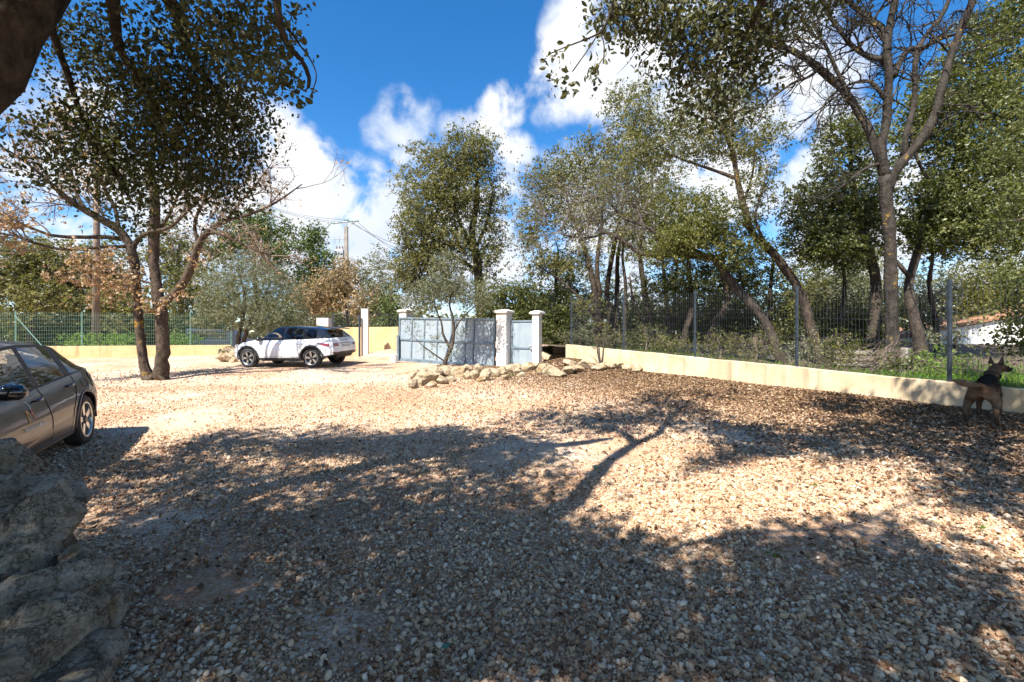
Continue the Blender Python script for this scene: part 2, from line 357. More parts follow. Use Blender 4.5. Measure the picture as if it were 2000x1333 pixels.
M['concrete'] = simple('concrete', (.26,.235,.205), .9, var=.2, scale=3, bmp=.3)
M['steel'] = simple('galvanised_steel', (.42,.44,.46), .45, .6, var=.15)
M['rubber'] = simple('tyre_rubber', (.028,.026,.025), .8, var=.35, scale=10)
M['black_plastic'] = simple('black_plastic', (.022,.022,.024), .55, var=.2, scale=10)
M['car_black'] = simple('black_paint', (.006,.007,.010), .12, 0, .5, coat=1.0)
def paint(name, col, dust, metal=0.0, rough=.28):
    m, nt, b = new_mat(name); b.inputs['Coat Weight'].default_value = .42; b.inputs['Specular IOR Level'].default_value = .25; b.inputs['Coat Roughness'].default_value = .04
    b.inputs['Metallic'].default_value = metal; b.inputs['Roughness'].default_value = rough
    tc = N_(nt, 'ShaderNodeTexCoord'); sp = N_(nt, 'ShaderNodeSeparateXYZ'); nt.links.new(tc.outputs['Object'], sp.inputs[0])
    n = noise(nt, 3, 6, .7)
    ad = N_(nt, 'ShaderNodeMath', operation='MULTIPLY_ADD'); nt.links.new(n, ad.inputs[0]); ad.inputs[1].default_value = -.5; nt.links.new(sp.outputs['Z'], ad.inputs[2])
    f = ramp(nt, ad.outputs[0], [(.05, (dust,)*3), (.45, (dust*.12,)*3)])
    nt.links.new(mixc(nt, f, col, (.42,.31,.21)), b.inputs['Base Color'])
    rr = N_(nt, 'ShaderNodeMapRange'); rr.inputs[3].default_value = rough; rr.inputs[4].default_value = .75; nt.links.new(f, rr.inputs[0]); nt.links.new(rr.outputs[0], b.inputs['Roughness'])
    return m
M['paint_white'] = paint('paint_white', (.72,.73,.75), .35)
M['paint_grey'] = paint('paint_grey', (.012,.013,.017), .04, .0, .35)
def glass(name, tintc, refl=1.0):
    m, nt, b = new_mat(name); o = nt.nodes['Material Output']
    t = N_(nt, 'ShaderNodeBsdfTransparent'); t.inputs[0].default_value = (*tintc, 1); gl = N_(nt, 'ShaderNodeBsdfGlossy'); gl.inputs['Roughness'].default_value = .02
    fr = N_(nt, 'ShaderNodeFresnel'); fr.inputs[0].default_value = 1.7
    mx = N_(nt, 'ShaderNodeMixShader'); nt.links.new(fr.outputs[0], mx.inputs[0]); nt.links.new(t.outputs[0], mx.inputs[1]); nt.links.new(gl.outputs[0], mx.inputs[2])
    nt.links.new(mx.outputs[0], o.inputs['Surface']); return m
M['glass'] = glass('car_glass', (.42,.48,.47)); M['glass_dark'] = glass('car_glass_dark', (.12,.14,.15))
M['chrome'] = simple('alloy', (.55,.54,.53), .28, .9); M['alloy_dark'] = simple('alloy_dark', (.06,.06,.062), .35, .6)
M['red_lens'] = simple('red_lens', (.22,.012,.015), .15, 0, .6, coat=.8); M['clear_lens'] = simple('clear_lens', (.6,.6,.62), .1, .3, .6, coat=.8)
M['seat'] = simple('seat_fabric', (.035,.034,.036), .9); M['plate'] = simple('plate_white', (.72,.72,.70), .4); M['ink'] = simple('plate_ink', (.015,.015,.02), .5)
M['vinyl_white'] = simple('vinyl_white', (.80,.79,.77), .5); M['vinyl_orange'] = simple('vinyl_orange', (.70,.33,.06), .5); M['vinyl_red'] = simple('vinyl_red', (.50,.10,.05), .5)
M['bucket'] = simple('white_plastic', (.70,.70,.70), .5, var=.12)
M['grass'] = leaf_mat('grass', (.05,.11,.012), (.11,.22,.022), (.20,.33,.05), .5, .35)
M['soil'] = simple('soil_leaf_mould', (.095,.066,.042), .95, var=.5, scale=2.5, bmp=.6)
# ------------------------------------------------------------------ ground
def grid_sheet(xs, ys, zf):
    X, Y = np.meshgrid(xs, ys); V = np.stack([X, Y, zf(X, Y)], -1).reshape(-1, 3); n = len(xs)
    i = np.arange(len(ys)-1)[:, None]*n; j = np.arange(n-1)[None]
    return V, np.stack([i+j, i+j+1, i+n+j+1, i+n+j], -1).reshape(-1, 4)
def axis_(lo, hi, fine_lo, fine_hi, step):
    f = np.arange(fine_lo, fine_hi, step); out = [fine_hi]; s = step
    while out[-1] < hi: s *= 1.25; out.append(out[-1]+s)
    inn = [fine_lo]; s = step
    while inn[-1] > lo: s *= 1.25; inn.append(inn[-1]-s)
    return np.concatenate([inn[::-1][:-1], f, out])
V, Q = grid_sheet(axis_(-900, 900, -14, 10, .16), axis_(-300, 1500, 1.5, 20, .16), G)
tag(link('ground', data_mesh('ground', V, [Q], True), M['ground']), kind='structure')

# verge behind the right-hand wall: level with the wall's coping
def verge_z(x, y):
    sd = wall_sd(x, y); t = np.clip((x-WALL_A[0])*WALL_D[0] + (y-WALL_A[1])*WALL_D[1], -14, 16)
    return np.maximum(wall_top(t) - .10 - .045*np.clip(sd, 0, 8), G(x, y) + .06) + .02*np.sin(x*2.3)*np.sin(y*1.9)
tt = np.concatenate([np.arange(-14, 14.5, .35)]); ss = np.concatenate([[.05], np.arange(.3, 6, .3), np.arange(6, 40, 2.5)])
T_, S_ = np.meshgrid(tt, ss); vx = WALL_A[0]+T_*WALL_D[0]+S_*WALL_N[0]; vy = WALL_A[1]+T_*WALL_D[1]+S_*WALL_N[1]
V = np.stack([vx, vy, verge_z(vx, vy)], -1).reshape(-1, 3); n = len(tt); i = np.arange(len(ss)-1)[:, None]*n; j = np.arange(n-1)[None]
tag(link('verge', data_mesh('verge', V, [np.stack([i+j, i+j+1, i+n+j+1, i+n+j], -1).reshape(-1, 4)], True), M['soil']), kind='structure')
def VZ(x, y): return float(verge_z(x, y))

# ------------------------------------------------------------------ scattered stuff through geometry nodes (gravel, dry leaves)
def scatter(name, pts, rot, scl, idx, sources, mat, label, cat):
    n = len(pts); me = bpy.data.meshes.new(name); me.vertices.add(n); me.vertices.foreach_set('co', np.asarray(pts, np.float32).ravel())
    for k, a in (('rot', rot), ('scl', scl)):
        at = me.attributes.new(k, 'FLOAT_VECTOR', 'POINT'); at.data.foreach_set('vector', np.asarray(a, np.float32).ravel())
    at = me.attributes.new('idx', 'INT', 'POINT'); at.data.foreach_set('value', np.asarray(idx, np.int32))
    col = bpy.data.collections.new(name + '_shapes')
    for k, sm in enumerate(sources):
        sm.materials.append(mat); o = bpy.data.objects.new(name + '_shape', sm); col.objects.link(o)
    ng = bpy.data.node_groups.new(name + '_scatter', 'GeometryNodeTree')
    ng.interface.new_socket('Geometry', in_out='INPUT', socket_type='NodeSocketGeometry'); ng.interface.new_socket('Geometry', in_out='OUTPUT', socket_type='NodeSocketGeometry')
    gi = ng.nodes.new('NodeGroupInput'); go = ng.nodes.new('NodeGroupOutput'); ip = ng.nodes.new('GeometryNodeInstanceOnPoints')
    ci = ng.nodes.new('GeometryNodeCollectionInfo'); ci.inputs['Collection'].default_value = col
    ci.inputs['Separate Children'].default_value = True; ci.inputs['Reset Children'].default_value = True
    def na(nm, ty):
        a = ng.nodes.new('GeometryNodeInputNamedAttribute'); a.data_type = ty; a.inputs['Name'].default_value = nm; return a.outputs['Attribute']
    L = ng.links; L.new(gi.outputs[0], ip.inputs['Points']); L.new(ci.outputs[0], ip.inputs['Instance']); ip.inputs['Pick Instance'].default_value = True
    L.new(na('idx', 'INT'), ip.inputs['Instance Index']); L.new(na('rot', 'FLOAT_VECTOR'), ip.inputs['Rotation']); L.new(na('scl', 'FLOAT_VECTOR'), ip.inputs['Scale'])
    L.new(ip.outputs[0], go.inputs[0])
    o = link(name, me); m = o.modifiers.new('scatter', 'NODES'); m.node_group = ng
    return tag(o, label, cat, kind='stuff')
def pebble(seed, sub=2):
    r = np.random.default_rng(seed); bm = bmesh.new(); bmesh.ops.create_icosphere(bm, subdivisions=sub, radius=.5)
    V = np.array([v.co[:] for v in bm.verts])
    for k in range(7):
        nn = r.normal(size=3); nn /= np.linalg.norm(nn); dd = V @ nn; c = r.uniform(.26, .42); V -= np.maximum(dd-c, 0)[:, None]*nn*.92
    V *= np.array([r.uniform(.95, 1.35), r.uniform(.75, 1), r.uniform(.55, .85)])
    for v, c in zip(bm.verts, V): v.co = c
    me = bpy.data.meshes.new('pebble'); bm.to_mesh(me); bm.free(); return me
def frustum_pts(n, y0, y1, rng, margin=1.0, power=1.0):
    """points over the visible wedge of the yard, density falling with distance"""
    Y = y0*(y1/y0)**rng.random(n)**power if power != 0 else rng.uniform(y0, y1, n)
    X = rng.uniform(-1, 1, n)*(1.16*Y + margin); return X, Y
r = np.random.default_rng(11)
def in_yard(X, Y):
    sd = wall_sd(X, Y); ok = sd < -.02
    ok &= ~((Y > 15.2) & (X > -4.6) & (X < 1.2) & (Y > 16.2 - .5*X))
    return ok & (Y < 22)
X1, Y1 = frustum_pts(230000, 1.7, 7.0, r); X2, Y2 = frustum_pts(120000, 5.5, 13.0, r)
X = np.concatenate([X1, X2]); Y = np.concatenate([Y1, Y2])
patch = np.array([mnoise.noise(Vector((a*.55, b*.55, 3.1))) + .45*mnoise.noise(Vector((a*1.7, b*1.7, 9.1))) for a, b in zip(X, Y)])
patch += .5*np.clip((3.6-Y)/1.2, 0, 1); keep = in_yard(X, Y) & (patch > -.62 + .55*r.random(len(X)))
patch -= .85*np.exp(-(((X+2.25)/.55)**2+((Y-3.2)/.32)**2)) + .45*np.exp(-(((X+1.2)/.5)**2+((Y-2.9)/.2)**2)); keep &= patch > -.45 + .5*r.random(len(X))-.2
keep &= r.random(len(X)) < np.clip(1.25 - .0*Y + .3*patch, .2, 1)
X, Y = X[keep], Y[keep]; n = len(X)
s = r.lognormal(math.log(.0158), .48, n)*(1 + np.clip(Y-5, 0, 12)*.03); s = np.minimum(s, .05)
rot = np.stack([r.normal(0, .6, n), r.normal(0, .6, n), r.uniform(0, 6.28, n)], -1)
scatter('gravel', np.stack([X, Y, G(X, Y)+s*r.uniform(.0, .55, n)], -1), rot, np.stack([s, s, s], -1), r.integers(0, 8, n), [pebble(k) for k in range(8)], M['stone'],
        'pale limestone gravel spread over the whole yard', 'gravel')
def dry_leaf(seed):
    r = np.random.default_rng(seed); c = r.uniform(-.25, .35); w = r.uniform(.22, .34); k = r.uniform(.05, .22)
    V = [(-.5,0,0), (-.2,-w,k), (-.2,w,k*.6), (.2,-w*.9,k+c*.2), (.2,w*.9,k*.7+c*.2), (.5,0,c*.4), (-.2,0,0), (.2,0,c*.15)]
    return data_mesh('dry_leaf', V, [np.array([(0,1,6),(0,6,2),(5,7,3),(5,4,7)]), np.array([(1,3,7,6),(6,7,4,2)])])
n = 75000; al = r.uniform(-2, 15, n); off = -r.gamma(1.25, 1.25, n) - .03
X = WALL_A[0] + al*WALL_D[0] + off*WALL_N[0]; Y = WALL_A[1] + al*WALL_D[1] + off*WALL_N[1]
n2 = 2600; Xb, Yb = frustum_pts(n2, 2, 17, r); X = np.concatenate([X, Xb]); Y = np.concatenate([Y, Yb])
Xt = GP(300, 738)[0] + r.normal(0, 2.2, 2500); Yt = 14.8 + r.normal(0, 1.6, 2500); X = np.concatenate([X, Xt]); Y = np.concatenate([Y, Yt])
keep = (wall_sd(X, Y) < -.02) & (Y > 1.5) & (Y < 19); X, Y = X[keep], Y[keep]; n = len(X)
s = r.uniform(.03, .062, n); z = G(X, Y) + .012 + r.uniform(0, .02, n)
scatter('leaf_litter', np.stack([X, Y, z], -1), np.stack([r.normal(0, .5, n), r.normal(0, .5, n), r.uniform(0, 6.28, n)], -1), np.stack([s, s, s], -1),
        r.integers(0, 5, n), [dry_leaf(k) for k in range(5)], M['litter'], 'brown fallen oak leaves drifted along the low cream wall', 'fallen leaves')

# ------------------------------------------------------------------ walls
def wall_between(name, A, B, thick, base_f, top_f, mat, n=24, coping=0.0):
    A, B = np.asarray(A, float), np.asarray(B, float); L = np.linalg.norm(B-A); d = (B-A)/L; nn = np.array([-d[1], d[0]])
    mb = MB(); t = np.linspace(0, L, n); V = []
    for q in t:
        p = A + d*q
        a, b = p - nn*thick/2, p + nn*thick/2; zb = min(base_f(*a), base_f(*b)) - .25; zt = top_f(q)
        V += [(a[0], a[1], zb), (a[0], a[1], zt-.012), (a[0]+nn[0]*.015, a[1]+nn[1]*.015, zt), (b[0]-nn[0]*.015, b[1]-nn[1]*.015, zt), (b[0], b[1], zt-.012), (b[0], b[1], zb)]
    i = np.arange(n-1)[:, None]*6; j = np.arange(6)[None]; k = (j+1) % 6
    mb.add(V, np.stack([i+j, i+6+j, i+6+k, i+k], -1).reshape(-1, 4), [tuple(range(6))[::-1], tuple(range((n-1)*6, n*6))])
    return mb.build(name, mat)
r = np.random.default_rng(5); wn = r.normal(0, .006, 64)
WT = WALL_N*.09
o = wall_between('low_garden_wall', WALL_A+WT, WALL_B+WT, .18, g, lambda q: wall_top(q)+.006*math.sin(q*1.9)+.004*math.sin(q*5.1), M['cream'], 60)
tag(o, 'long low cream rendered wall running from the gate to the dog', 'wall')
LA, LB = P(-160, 0, 23.2)[:2], P(452, 0, 26.3)[:2]
o = wall_between('low_boundary_wall', LA, LB, .2, g, lambda q: 1.42 + .004*q, M['ochre'], 20)
tag(o, 'low ochre wall under the green mesh fence on the left', 'wall')
OA, OB, OC = P(600, 0, 24.4)[:2], P(780, 0, 22.4)[:2], P(452, 0, 26.3)[:2]
o = wall_between('tall_boundary_wall', OA, OB, .2, g, lambda q: 2.43, M['ochre'], 10)
tag(o, 'head-high streaked ochre wall between the white car and the gate', 'wall')

# ------------------------------------------------------------------ mesh fences: posts and one welded panel per bay
def mesh_fence(name, pts, zbase, height, mat_post, mat_wire, label, cat='fence', group=None, dv=.062, dh=.2, wr=.0032, post=.03, folds=True, round_post=False, extra=.05):
    root = empty(name, (pts[0][0], pts[0][1], zbase[0])); inv = np.array([pts[0][0], pts[0][1], zbase[0]])
    for (p, zb) in zip(pts, zbase):
        mb = MB()
        if round_post: mb.tube([(p[0], p[1], zb-.1), (p[0], p[1], zb+height+extra)], post, 8)
        else: mb.box((p[0]-post, p[1]-post, zb-.1), (p[0]+post, p[1]+post, zb+height+extra))
        mb.V = [v - inv for v in mb.V]; o = mb.build('post', mat_post, root)
    for k in range(len(pts)-1):
        A, B = np.array([*pts[k], zbase[k]]), np.array([*pts[k+1], zbase[k+1]]); d = B-A; L = np.linalg.norm(d[:2]); nn = np.array([-d[1], d[0], 0])/L
        mb = MB(); nv = int(L/dv); off = .035
        fz = [f for f in (.12, .62, 1.12, 1.6) if f < height-.05] if folds else []
        def prof(z):  # V-shaped stiffening folds
            return max([0]+[.022*(1-abs(z-f)/.05) for f in fz if abs(z-f) < .05])
        zs = sorted(set([.03, height] + sum([[f-.05, f, f+.05] for f in fz], [])))
        for q in np.linspace(.04, L-.04, nv):
            b = A + d*q/L
            mb.tube([b + (0, 0, z) - nn*(off+prof(z)) for z in zs], wr, 3, False)
        hz = sorted(set([round(z, 3) for z in np.arange(.05, height, dh)] + sum([[f-.05, f+.05] for f in fz], [])))
        for z in hz: mb.tube([A + (0, 0, z) - nn*(off+.006), B + (0, 0, z) - nn*(off+.006)], wr*1.15, 3, False)
        mb.V = [v - inv for v in mb.V]; tag(mb.build('wire_panel', mat_wire, root), kind='stuff')
    return tag(root, label, cat, group)
tp = [.25 + 2.5*k for k in range(5)] + [12.6]
tp = []
for px in (1112, 1214, 1353, 1552, 1851, 2420):
    u = (px-CX)/F_PX; tq = (WALL_A[0]-u*WALL_A[1])/(u*WALL_D[1]-WALL_D[0]); tp.append(tq)
fp = [WALL_A + WALL_D*q + WALL_N*.09 for q in tp]
mesh_fence('mesh_fence', fp, [wall_top(q)-.02 for q in tp], 1.70, M['post_blue'], M['wire_grey'],
           'tall grey welded mesh fence with blue-grey posts on the cream wall', wr=.0022, extra=.04, post=.024)
lp = []
for px in (-120, 15, 141, 262, 363, 452):
    q = (px+160)/612.0; lp.append(LA + (LB-LA)*q)
mesh_fence('mesh_fence', lp, [1.42+.004*np.linalg.norm(p-LA) for p in lp], 1.82, M['wire_green'], M['wire_green'],
           'green mesh fence with slim green posts behind the bare oak', dv=.10, dh=.2, wr=.0052, post=.032, folds=False, round_post=True)
mb = MB(); b0 = P(18, 0, 23.95); mb.tube([(lp[1][0]+.05, lp[1][1]-.12, 3.1), (lp[1][0]+1.35, lp[1][1]-.0, 1.5)], .025, 8)
tag(mb.build('fence_brace', M['wire_green']), 'slanting green brace bar against the left mesh fence post', 'brace')
mesh_fence('mesh_fence', [OC+(.1,.0), OC*.5+OA*.5, OA], [1.45, 1.5, 1.6], 1.6, M['post_blue'], M['wire_grey'], 'dark mesh fence behind the olive tree and the white car', dv=.1, wr=.004)
q3 = [OA*(1-t)+OB*t for t in (.0, .3, .68, 1.0)]
mesh_fence('mesh_fence', q3, [2.4]*4, .72, M['post_blue'], M['wire_grey'], 'short dark mesh fence on top of the tall ochre wall', dv=.08, wr=.004, folds=False)

# ------------------------------------------------------------------ gate pillars, gates
GD = np.array([.85, -.527]); GN = np.array([-.527, -.85])     # along the gateway, and its outward normal toward the camera
GANG = math.atan2(GD[1], GD[0])
def pillar(px, Y, w, ztop, label, cap=True, name='gate_pillar', rot=GANG, cw=.07, ch=.07):
    x = (px-CX)/F_PX*Y; zb = g(x, Y); root = empty(name, (x, Y, zb-.1), rot); h = ztop-zb+.1
    mb = MB(); mb.box((-w/2, -w/2, 0), (w/2, w/2, h-(ch+.06 if cap else 0))); bevel(mb.build('shaft', M['white_render'], root), .008)
    if cap:
        mb = MB(); z0 = h-ch-.06; c = w/2+cw
        mb.add([(-c,-c,z0),(c,-c,z0),(c,c,z0),(-c,c,z0),(-c,-c,z0+ch),(c,-c,z0+ch),(c,c,z0+ch),(-c,c,z0+ch),(-c*.35,-c*.35,h),(c*.35,-c*.35,h),(c*.35,c*.35,h),(-c*.35,c*.35,h)],
               [(0,3,2,1),(0,1,5,4),(1,2,6,5),(2,3,7,6),(3,0,4,7),(4,5,9,8),(5,6,10,9),(6,7,11,10),(7,4,8,11),(8,9,10,11)])
        bevel(mb.build('cap', M['white_render'], root), .006)
    return tag(root, label, 'pillar'), np.array([x, Y])
zt = lambda py, Y: CZ + (CY-py)/F_PX*Y
pB, cB = pillar(985, 16.9, .44, zt(605, 16.9), 'thick white pillar with flat cap between the two blue gates')
pC, cC = pillar(1049, 16.25, .26, zt(607, 16.25), 'slender white pillar with cap right of the small gate')
pA, cA = pillar(793, 20.0, .42, zt(604, 20.0), 'white pillar with cap at the far end of the sliding gate')
pD, cD = pillar(713, 21.3, .30, zt(604, 21.3), 'tall plain white square post in front of the ochre wall', False, 'masonry_post', .12)
pE, cE = pillar(633, 24.9, .62, zt(622, 24.9), 'white block pillar rising behind the roof of the white car', False, 'masonry_post', .1)
mb = MB(); x = (702-CX)/F_PX*21.0; mb.tube([(x, 21.0, g(x, 21.0)-.1), (x, 21.0, zt(615, 21.0))], .045, 8)
tag(mb.build('steel_post', M['post_blue']), 'thin dark steel post beside the plain white square post', 'post')

def framed_leaf(root, L, H, cols, mid, w=.07, d=.05, parent_mat=None):
    mb = MB(); mb.box((0, -.012, 0), (L, .012, H)); 
    sheets = []
    for k in range(len(cols)-1):
        for z0, z1 in ((0, mid), (mid, H)):
            m2 = MB(); m2.box((cols[k]+.002, -.012, z0+.002), (cols[k+1]-.002, .012, z1-.002)); m2.build('panel', M['gate'], root)
    for k, c in enumerate(cols):
        ww = w if k in (0, len(cols)-1) else w*.8
        m2 = MB(); c0 = min(max(c-ww/2, 0), L-ww); m2.box((c0, -d, 0), (c0+ww, d*.6, H)); bevel(m2.build('upright', M['gate_dark'], root), .005)
    for z in (0, mid-w/2, H-w):
        m2 = MB(); m2.box((.001, -d-.004, z), (L-.001, d*.6+.004, z+w)); bevel(m2.build('rail', M['gate_dark'], root), .005)
# sliding gate: from beyond pillar A to pillar B
gl0 = P(779, 0, 19.35)[:2]; gl1 = P(966, 0, 16.95)[:2]; gv = gl1-gl0; gL = np.linalg.norm(gv); gang = math.atan2(gv[1], gv[0])
z0 = min(g(*gl0), g(*gl1)); zgt = zt(622, 18.0)
gate = empty('sliding_gate', (gl0[0], gl0[1], g(*gl0)+.06), gang); Hh = zt(620, 19.35) - (g(*gl0)+.06)
gate.rotation_euler = (0, math.atan2((zt(620, 19.35)-zt(622.5, 16.95)), gL), gang)
framed_leaf(gate, gL, Hh, [0, gL*.15, gL*.29, gL*.43, gL*.58, gL*.72, gL*.80, gL], Hh*.48)
mb = MB(); mb.box((gL*.60, -.075, .02), (gL*.615, -.055, Hh*1.0), Matrix.Shear('XZ', 4, (0, 0)) if False else None)
for (xa, xb) in ((gL*.52, gL*.63),):
    m2 = MB(); m2.tube([(xa, -.085, .05), (xb, -.085, Hh-.04)], .03, 4); m2.build('brace', M['gate_dark'], gate)
m2 = MB(); m2.box((-.02, -.09, -.07), (gL*.9, .09, .0)); m2.build('bottom_beam', M['gate_dark'], gate)
tag(gate, 'wide blue-grey steel sliding gate with panelled frame', 'gate')
w0 = cB + GD*.26; w1 = cC - GD*.15; wv = w1-w0; wL = np.linalg.norm(wv)
wg = empty('pedestrian_gate', (w0[0]-GN[0]*.1, w0[1]-GN[1]*.1, g(*w0)+.02), math.atan2(wv[1], wv[0])); wH = zt(626, 16.6)-(g(*w0)+.02)
framed_leaf(wg, wL, wH, [0, wL], wH*.40, .06, .04)
m2 = MB(); m2.box((wL-.16, -.075, wH*.40-.05), (wL-.04, -.045, wH*.40+.10)); m2.tube([(wL-.10, -.06, wH*.45), (wL-.10, -.11, wH*.45), (wL-.22, -.11, wH*.45)], .011, 6); m2.build('lock_and_handle', M['steel'], wg)
tag(wg, 'narrow blue-grey steel pedestrian gate between two white pillars', 'gate')
# guide post of the sliding gate, bucket and pipe
x = (777-CX)/F_PX*19.2; mb = MB(); mb.box((x-.045, 19.15, g(x, 19.2)-.1), (x+.045, 19.24, zt(655, 19.2))); bevel(mb.build('guide_post', M['gate_dark']), .005)
tag(bpy.data.objects['guide_post'], 'short dark guide post at the left end of the sliding gate', 'post')
bp = GP(770, 709); mb = MB(); mb.lathe([(0,0),(.125,0),(.13,.01),(.15,.30),(.158,.30),(.158,.325),(.147,.325),(.125,.03),(0,.03)], 'z', 24)
o = mb.build('bucket', M['bucket'], smooth=False); o.location = bp + (0, 0, 0); tag(o, 'white plastic bucket on the ground beside the sliding gate', 'bucket')
mb = MB(); q = GN*.26; mb.tube([(cB[0]+.12, cB[1]-.31, g(*cB)-.1), (cB[0]+.12, cB[1]-.31, g(*cB)+.78), (cB[0]+.10, cB[1]-.38, g(*cB)+.82)], .014, 6)
tag(mb.build('water_tap', M['steel']), 'thin standpipe tap against the thick white pillar', 'tap')

# ------------------------------------------------------------------ rocks
def rock_mesh(seed, sub=3, planes=14, rough=.10):
    r = np.random.default_rng(seed); bm = bmesh.new(); bmesh.ops.create_icosphere(bm, subdivisions=sub, radius=1)
    V = np.array([v.co[:] for v in bm.verts])
    for k in range(planes):
        nn = r.normal(size=3); nn /= np.linalg.norm(nn); c = r.uniform(.58, .88); V -= np.maximum(V @ nn - c, 0)[:, None]*nn*.99
    off = r.uniform(0, 50, 3); lay = r.normal(size=3)*.5 + (0, 0, 1.6)
    for k in range(len(V)):
        v = V[k]; h = 0; a = rough*.75; f = 1.9
        if sub > 4:
            for f_, a_ in ((5.5, .050), (12, .030), (25, .016)): h -= a_*max(0, 1-5*abs(mnoise.noise(Vector(v*f_ + off*1.7))))
        for o_ in range(5 if sub > 4 else 3):
            h += a*(.6 - 1.5*abs(mnoise.noise(Vector(v*f + off)))); a *= .58; f *= 2.2
        h += rough*.22*math.sin(float(v @ lay)*7 + 3*mnoise.noise(Vector(v*2 + off)))      # bedding
        V[k] = v*(1 + h)
    for v, c in zip(bm.verts, V): v.co = c
    for f in bm.faces: f.smooth = sub < 5
    me = bpy.data.meshes.new('rock'); bm.to_mesh(me); bm.free(); return me
rb = empty('stone_border', GP(900, 742)); rb_l = np.array(rb.location)
rms = [rock_mesh(200+k, 4, 16, .13) for k in range(7)]
for m_ in rms: m_.materials.append(M['rock'])
rr = np.random.default_rng(3)
ROCKS = [(812,732,26,20),(818,746,30,20),(806,752,22,18),(836,741,42,24),(828,728,28,16),(849,731,30,22),(872,726,30,22),(862,743,26,18),(897,727,34,22),(914,735,22,16),(908,722,24,16),
    (925,734,22,18),(935,724,26,20),(948,733,28,24),(957,726,20,14),(966,729,26,18),(980,726,26,16),(995,722,30,18),(1006,720,26,18),(1012,728,20,14),(1030,718,28,18),(1046,716,18,14),(1062,722,30,26),(1075,714,30,20),
    (1090,716,34,16),(1110,720,34,16),(1128,722,32,14),(1150,716,34,16),(1172,718,34,16),(1192,716,32,16),(1212,717,30,12),(1230,719,28,14),(1246,722,24,14),(1070,700,34,22),(1092,698,36,18),(1115,703,34,14),(1140,706,30,12),
    (843,752,20,14),(880,742,18,12),(940,742,20,10),(985,738,22,10),(1018,733,16,10)]
for k, (px, py, w, h) in enumerate(ROCKS):
    b = GP(px, py+h*.42); Y = b[1]; s = Y/F_PX
    o = link('rock', rms[k % 7], None, rb); o.location = b + np.array([0, .08, h*s*.42]) - rb_l
    o.scale = (w*s*.60, w*s*.5, h*s*.66); o.rotation_euler = (rr.normal(0, .25), rr.normal(0, .25), rr.uniform(0, 6.28))
tag(rb, 'border of pale loose limestone rocks curving in front of the blue gates', 'rock border')
rb2 = empty('rock_pile', GP(452, 706)); q0 = np.array(rb2.location)
for k, (px, py, Y, w, h) in enumerate([(438,697,20.2,24,18),(452,700,20,24,18),(462,690,20.4,22,18),(447,686,20.6,26,16),(470,700,20,18,16),(432,690,20.6,16,12),(455,708,19.8,18,10)]):
    b = P(px, py, Y); s = Y/F_PX; o = link('rock', rms[(k*3) % 7], None, rb2); o.location = b-q0; o.scale = (w*s*.62, w*s*.5, h*s*.66); o.rotation_euler = (0, .2*k, k*1.3)
tag(rb2, 'small heap of pale rocks at the nose of the white car', 'rock pile')
bw = empty('boulder_wall', (-2.6, 2.4, 0))
bw0 = np.array(bw.location)
# (px, py, depth, half width px, half height px, depth m, tilt)
BLD = [(0,915,3.35,72,44,.30,.05),(40,985,2.95,88,50,.30,.10),(78,1040,2.72,58,62,.26,.15),(8,1040,2.72,48,52,.26,0),(60,1085,2.60,30,56,.16,.5),(15,1110,2.50,62,58,.24,.2),
    (105,1170,2.38,72,82,.27,.1),(158,1130,2.62,52,66,.22,-.25),(176,1215,2.48,48,78,.24,.1),(10,1205,2.20,44,60,.22,.05),(70,1255,2.18,62,74,.24,.3),(15,1310,2.02,56,52,.24,.05),
    (145,1310,2.26,62,44,.26,.1),(-60,960,3.2,70,60,.3,.1),(-70,1090,2.7,70,80,.3,.3),(-70,1240,2.3,80,90,.3,.2),(-75,1390,2.0,90,80,.3,.1),(90,1385,2.02,80,60,.3,.2),(150,1225,2.55,40,60,.3,0),(95,960,2.9,34,22,.18,.2),(60,1150,2.7,90,120,.22,0),(40,1300,2.4,110,90,.22,0)]
for k, (px, py, Y, w, h, dp, tl) in enumerate(BLD):
    me = rock_mesh(500+k, 6 if k in (1,2,5,6,8,10,0) else 5, 13, .085); me.materials.append(M['boulder']); s = Y/F_PX
    o = link('boulder', me, None, bw); o.location = P(px, py, Y)-bw0; kk = 1.0 if k in (7, 8, 12, 6) else 1.12; o.scale = (w*s*kk, dp, h*s*kk); o.rotation_euler = (rr.normal(0, .12), tl, rr.normal(0, .3))
tag(bw, 'rough stacked wall of big lichen-stained boulders in the near left corner', 'boulder wall')

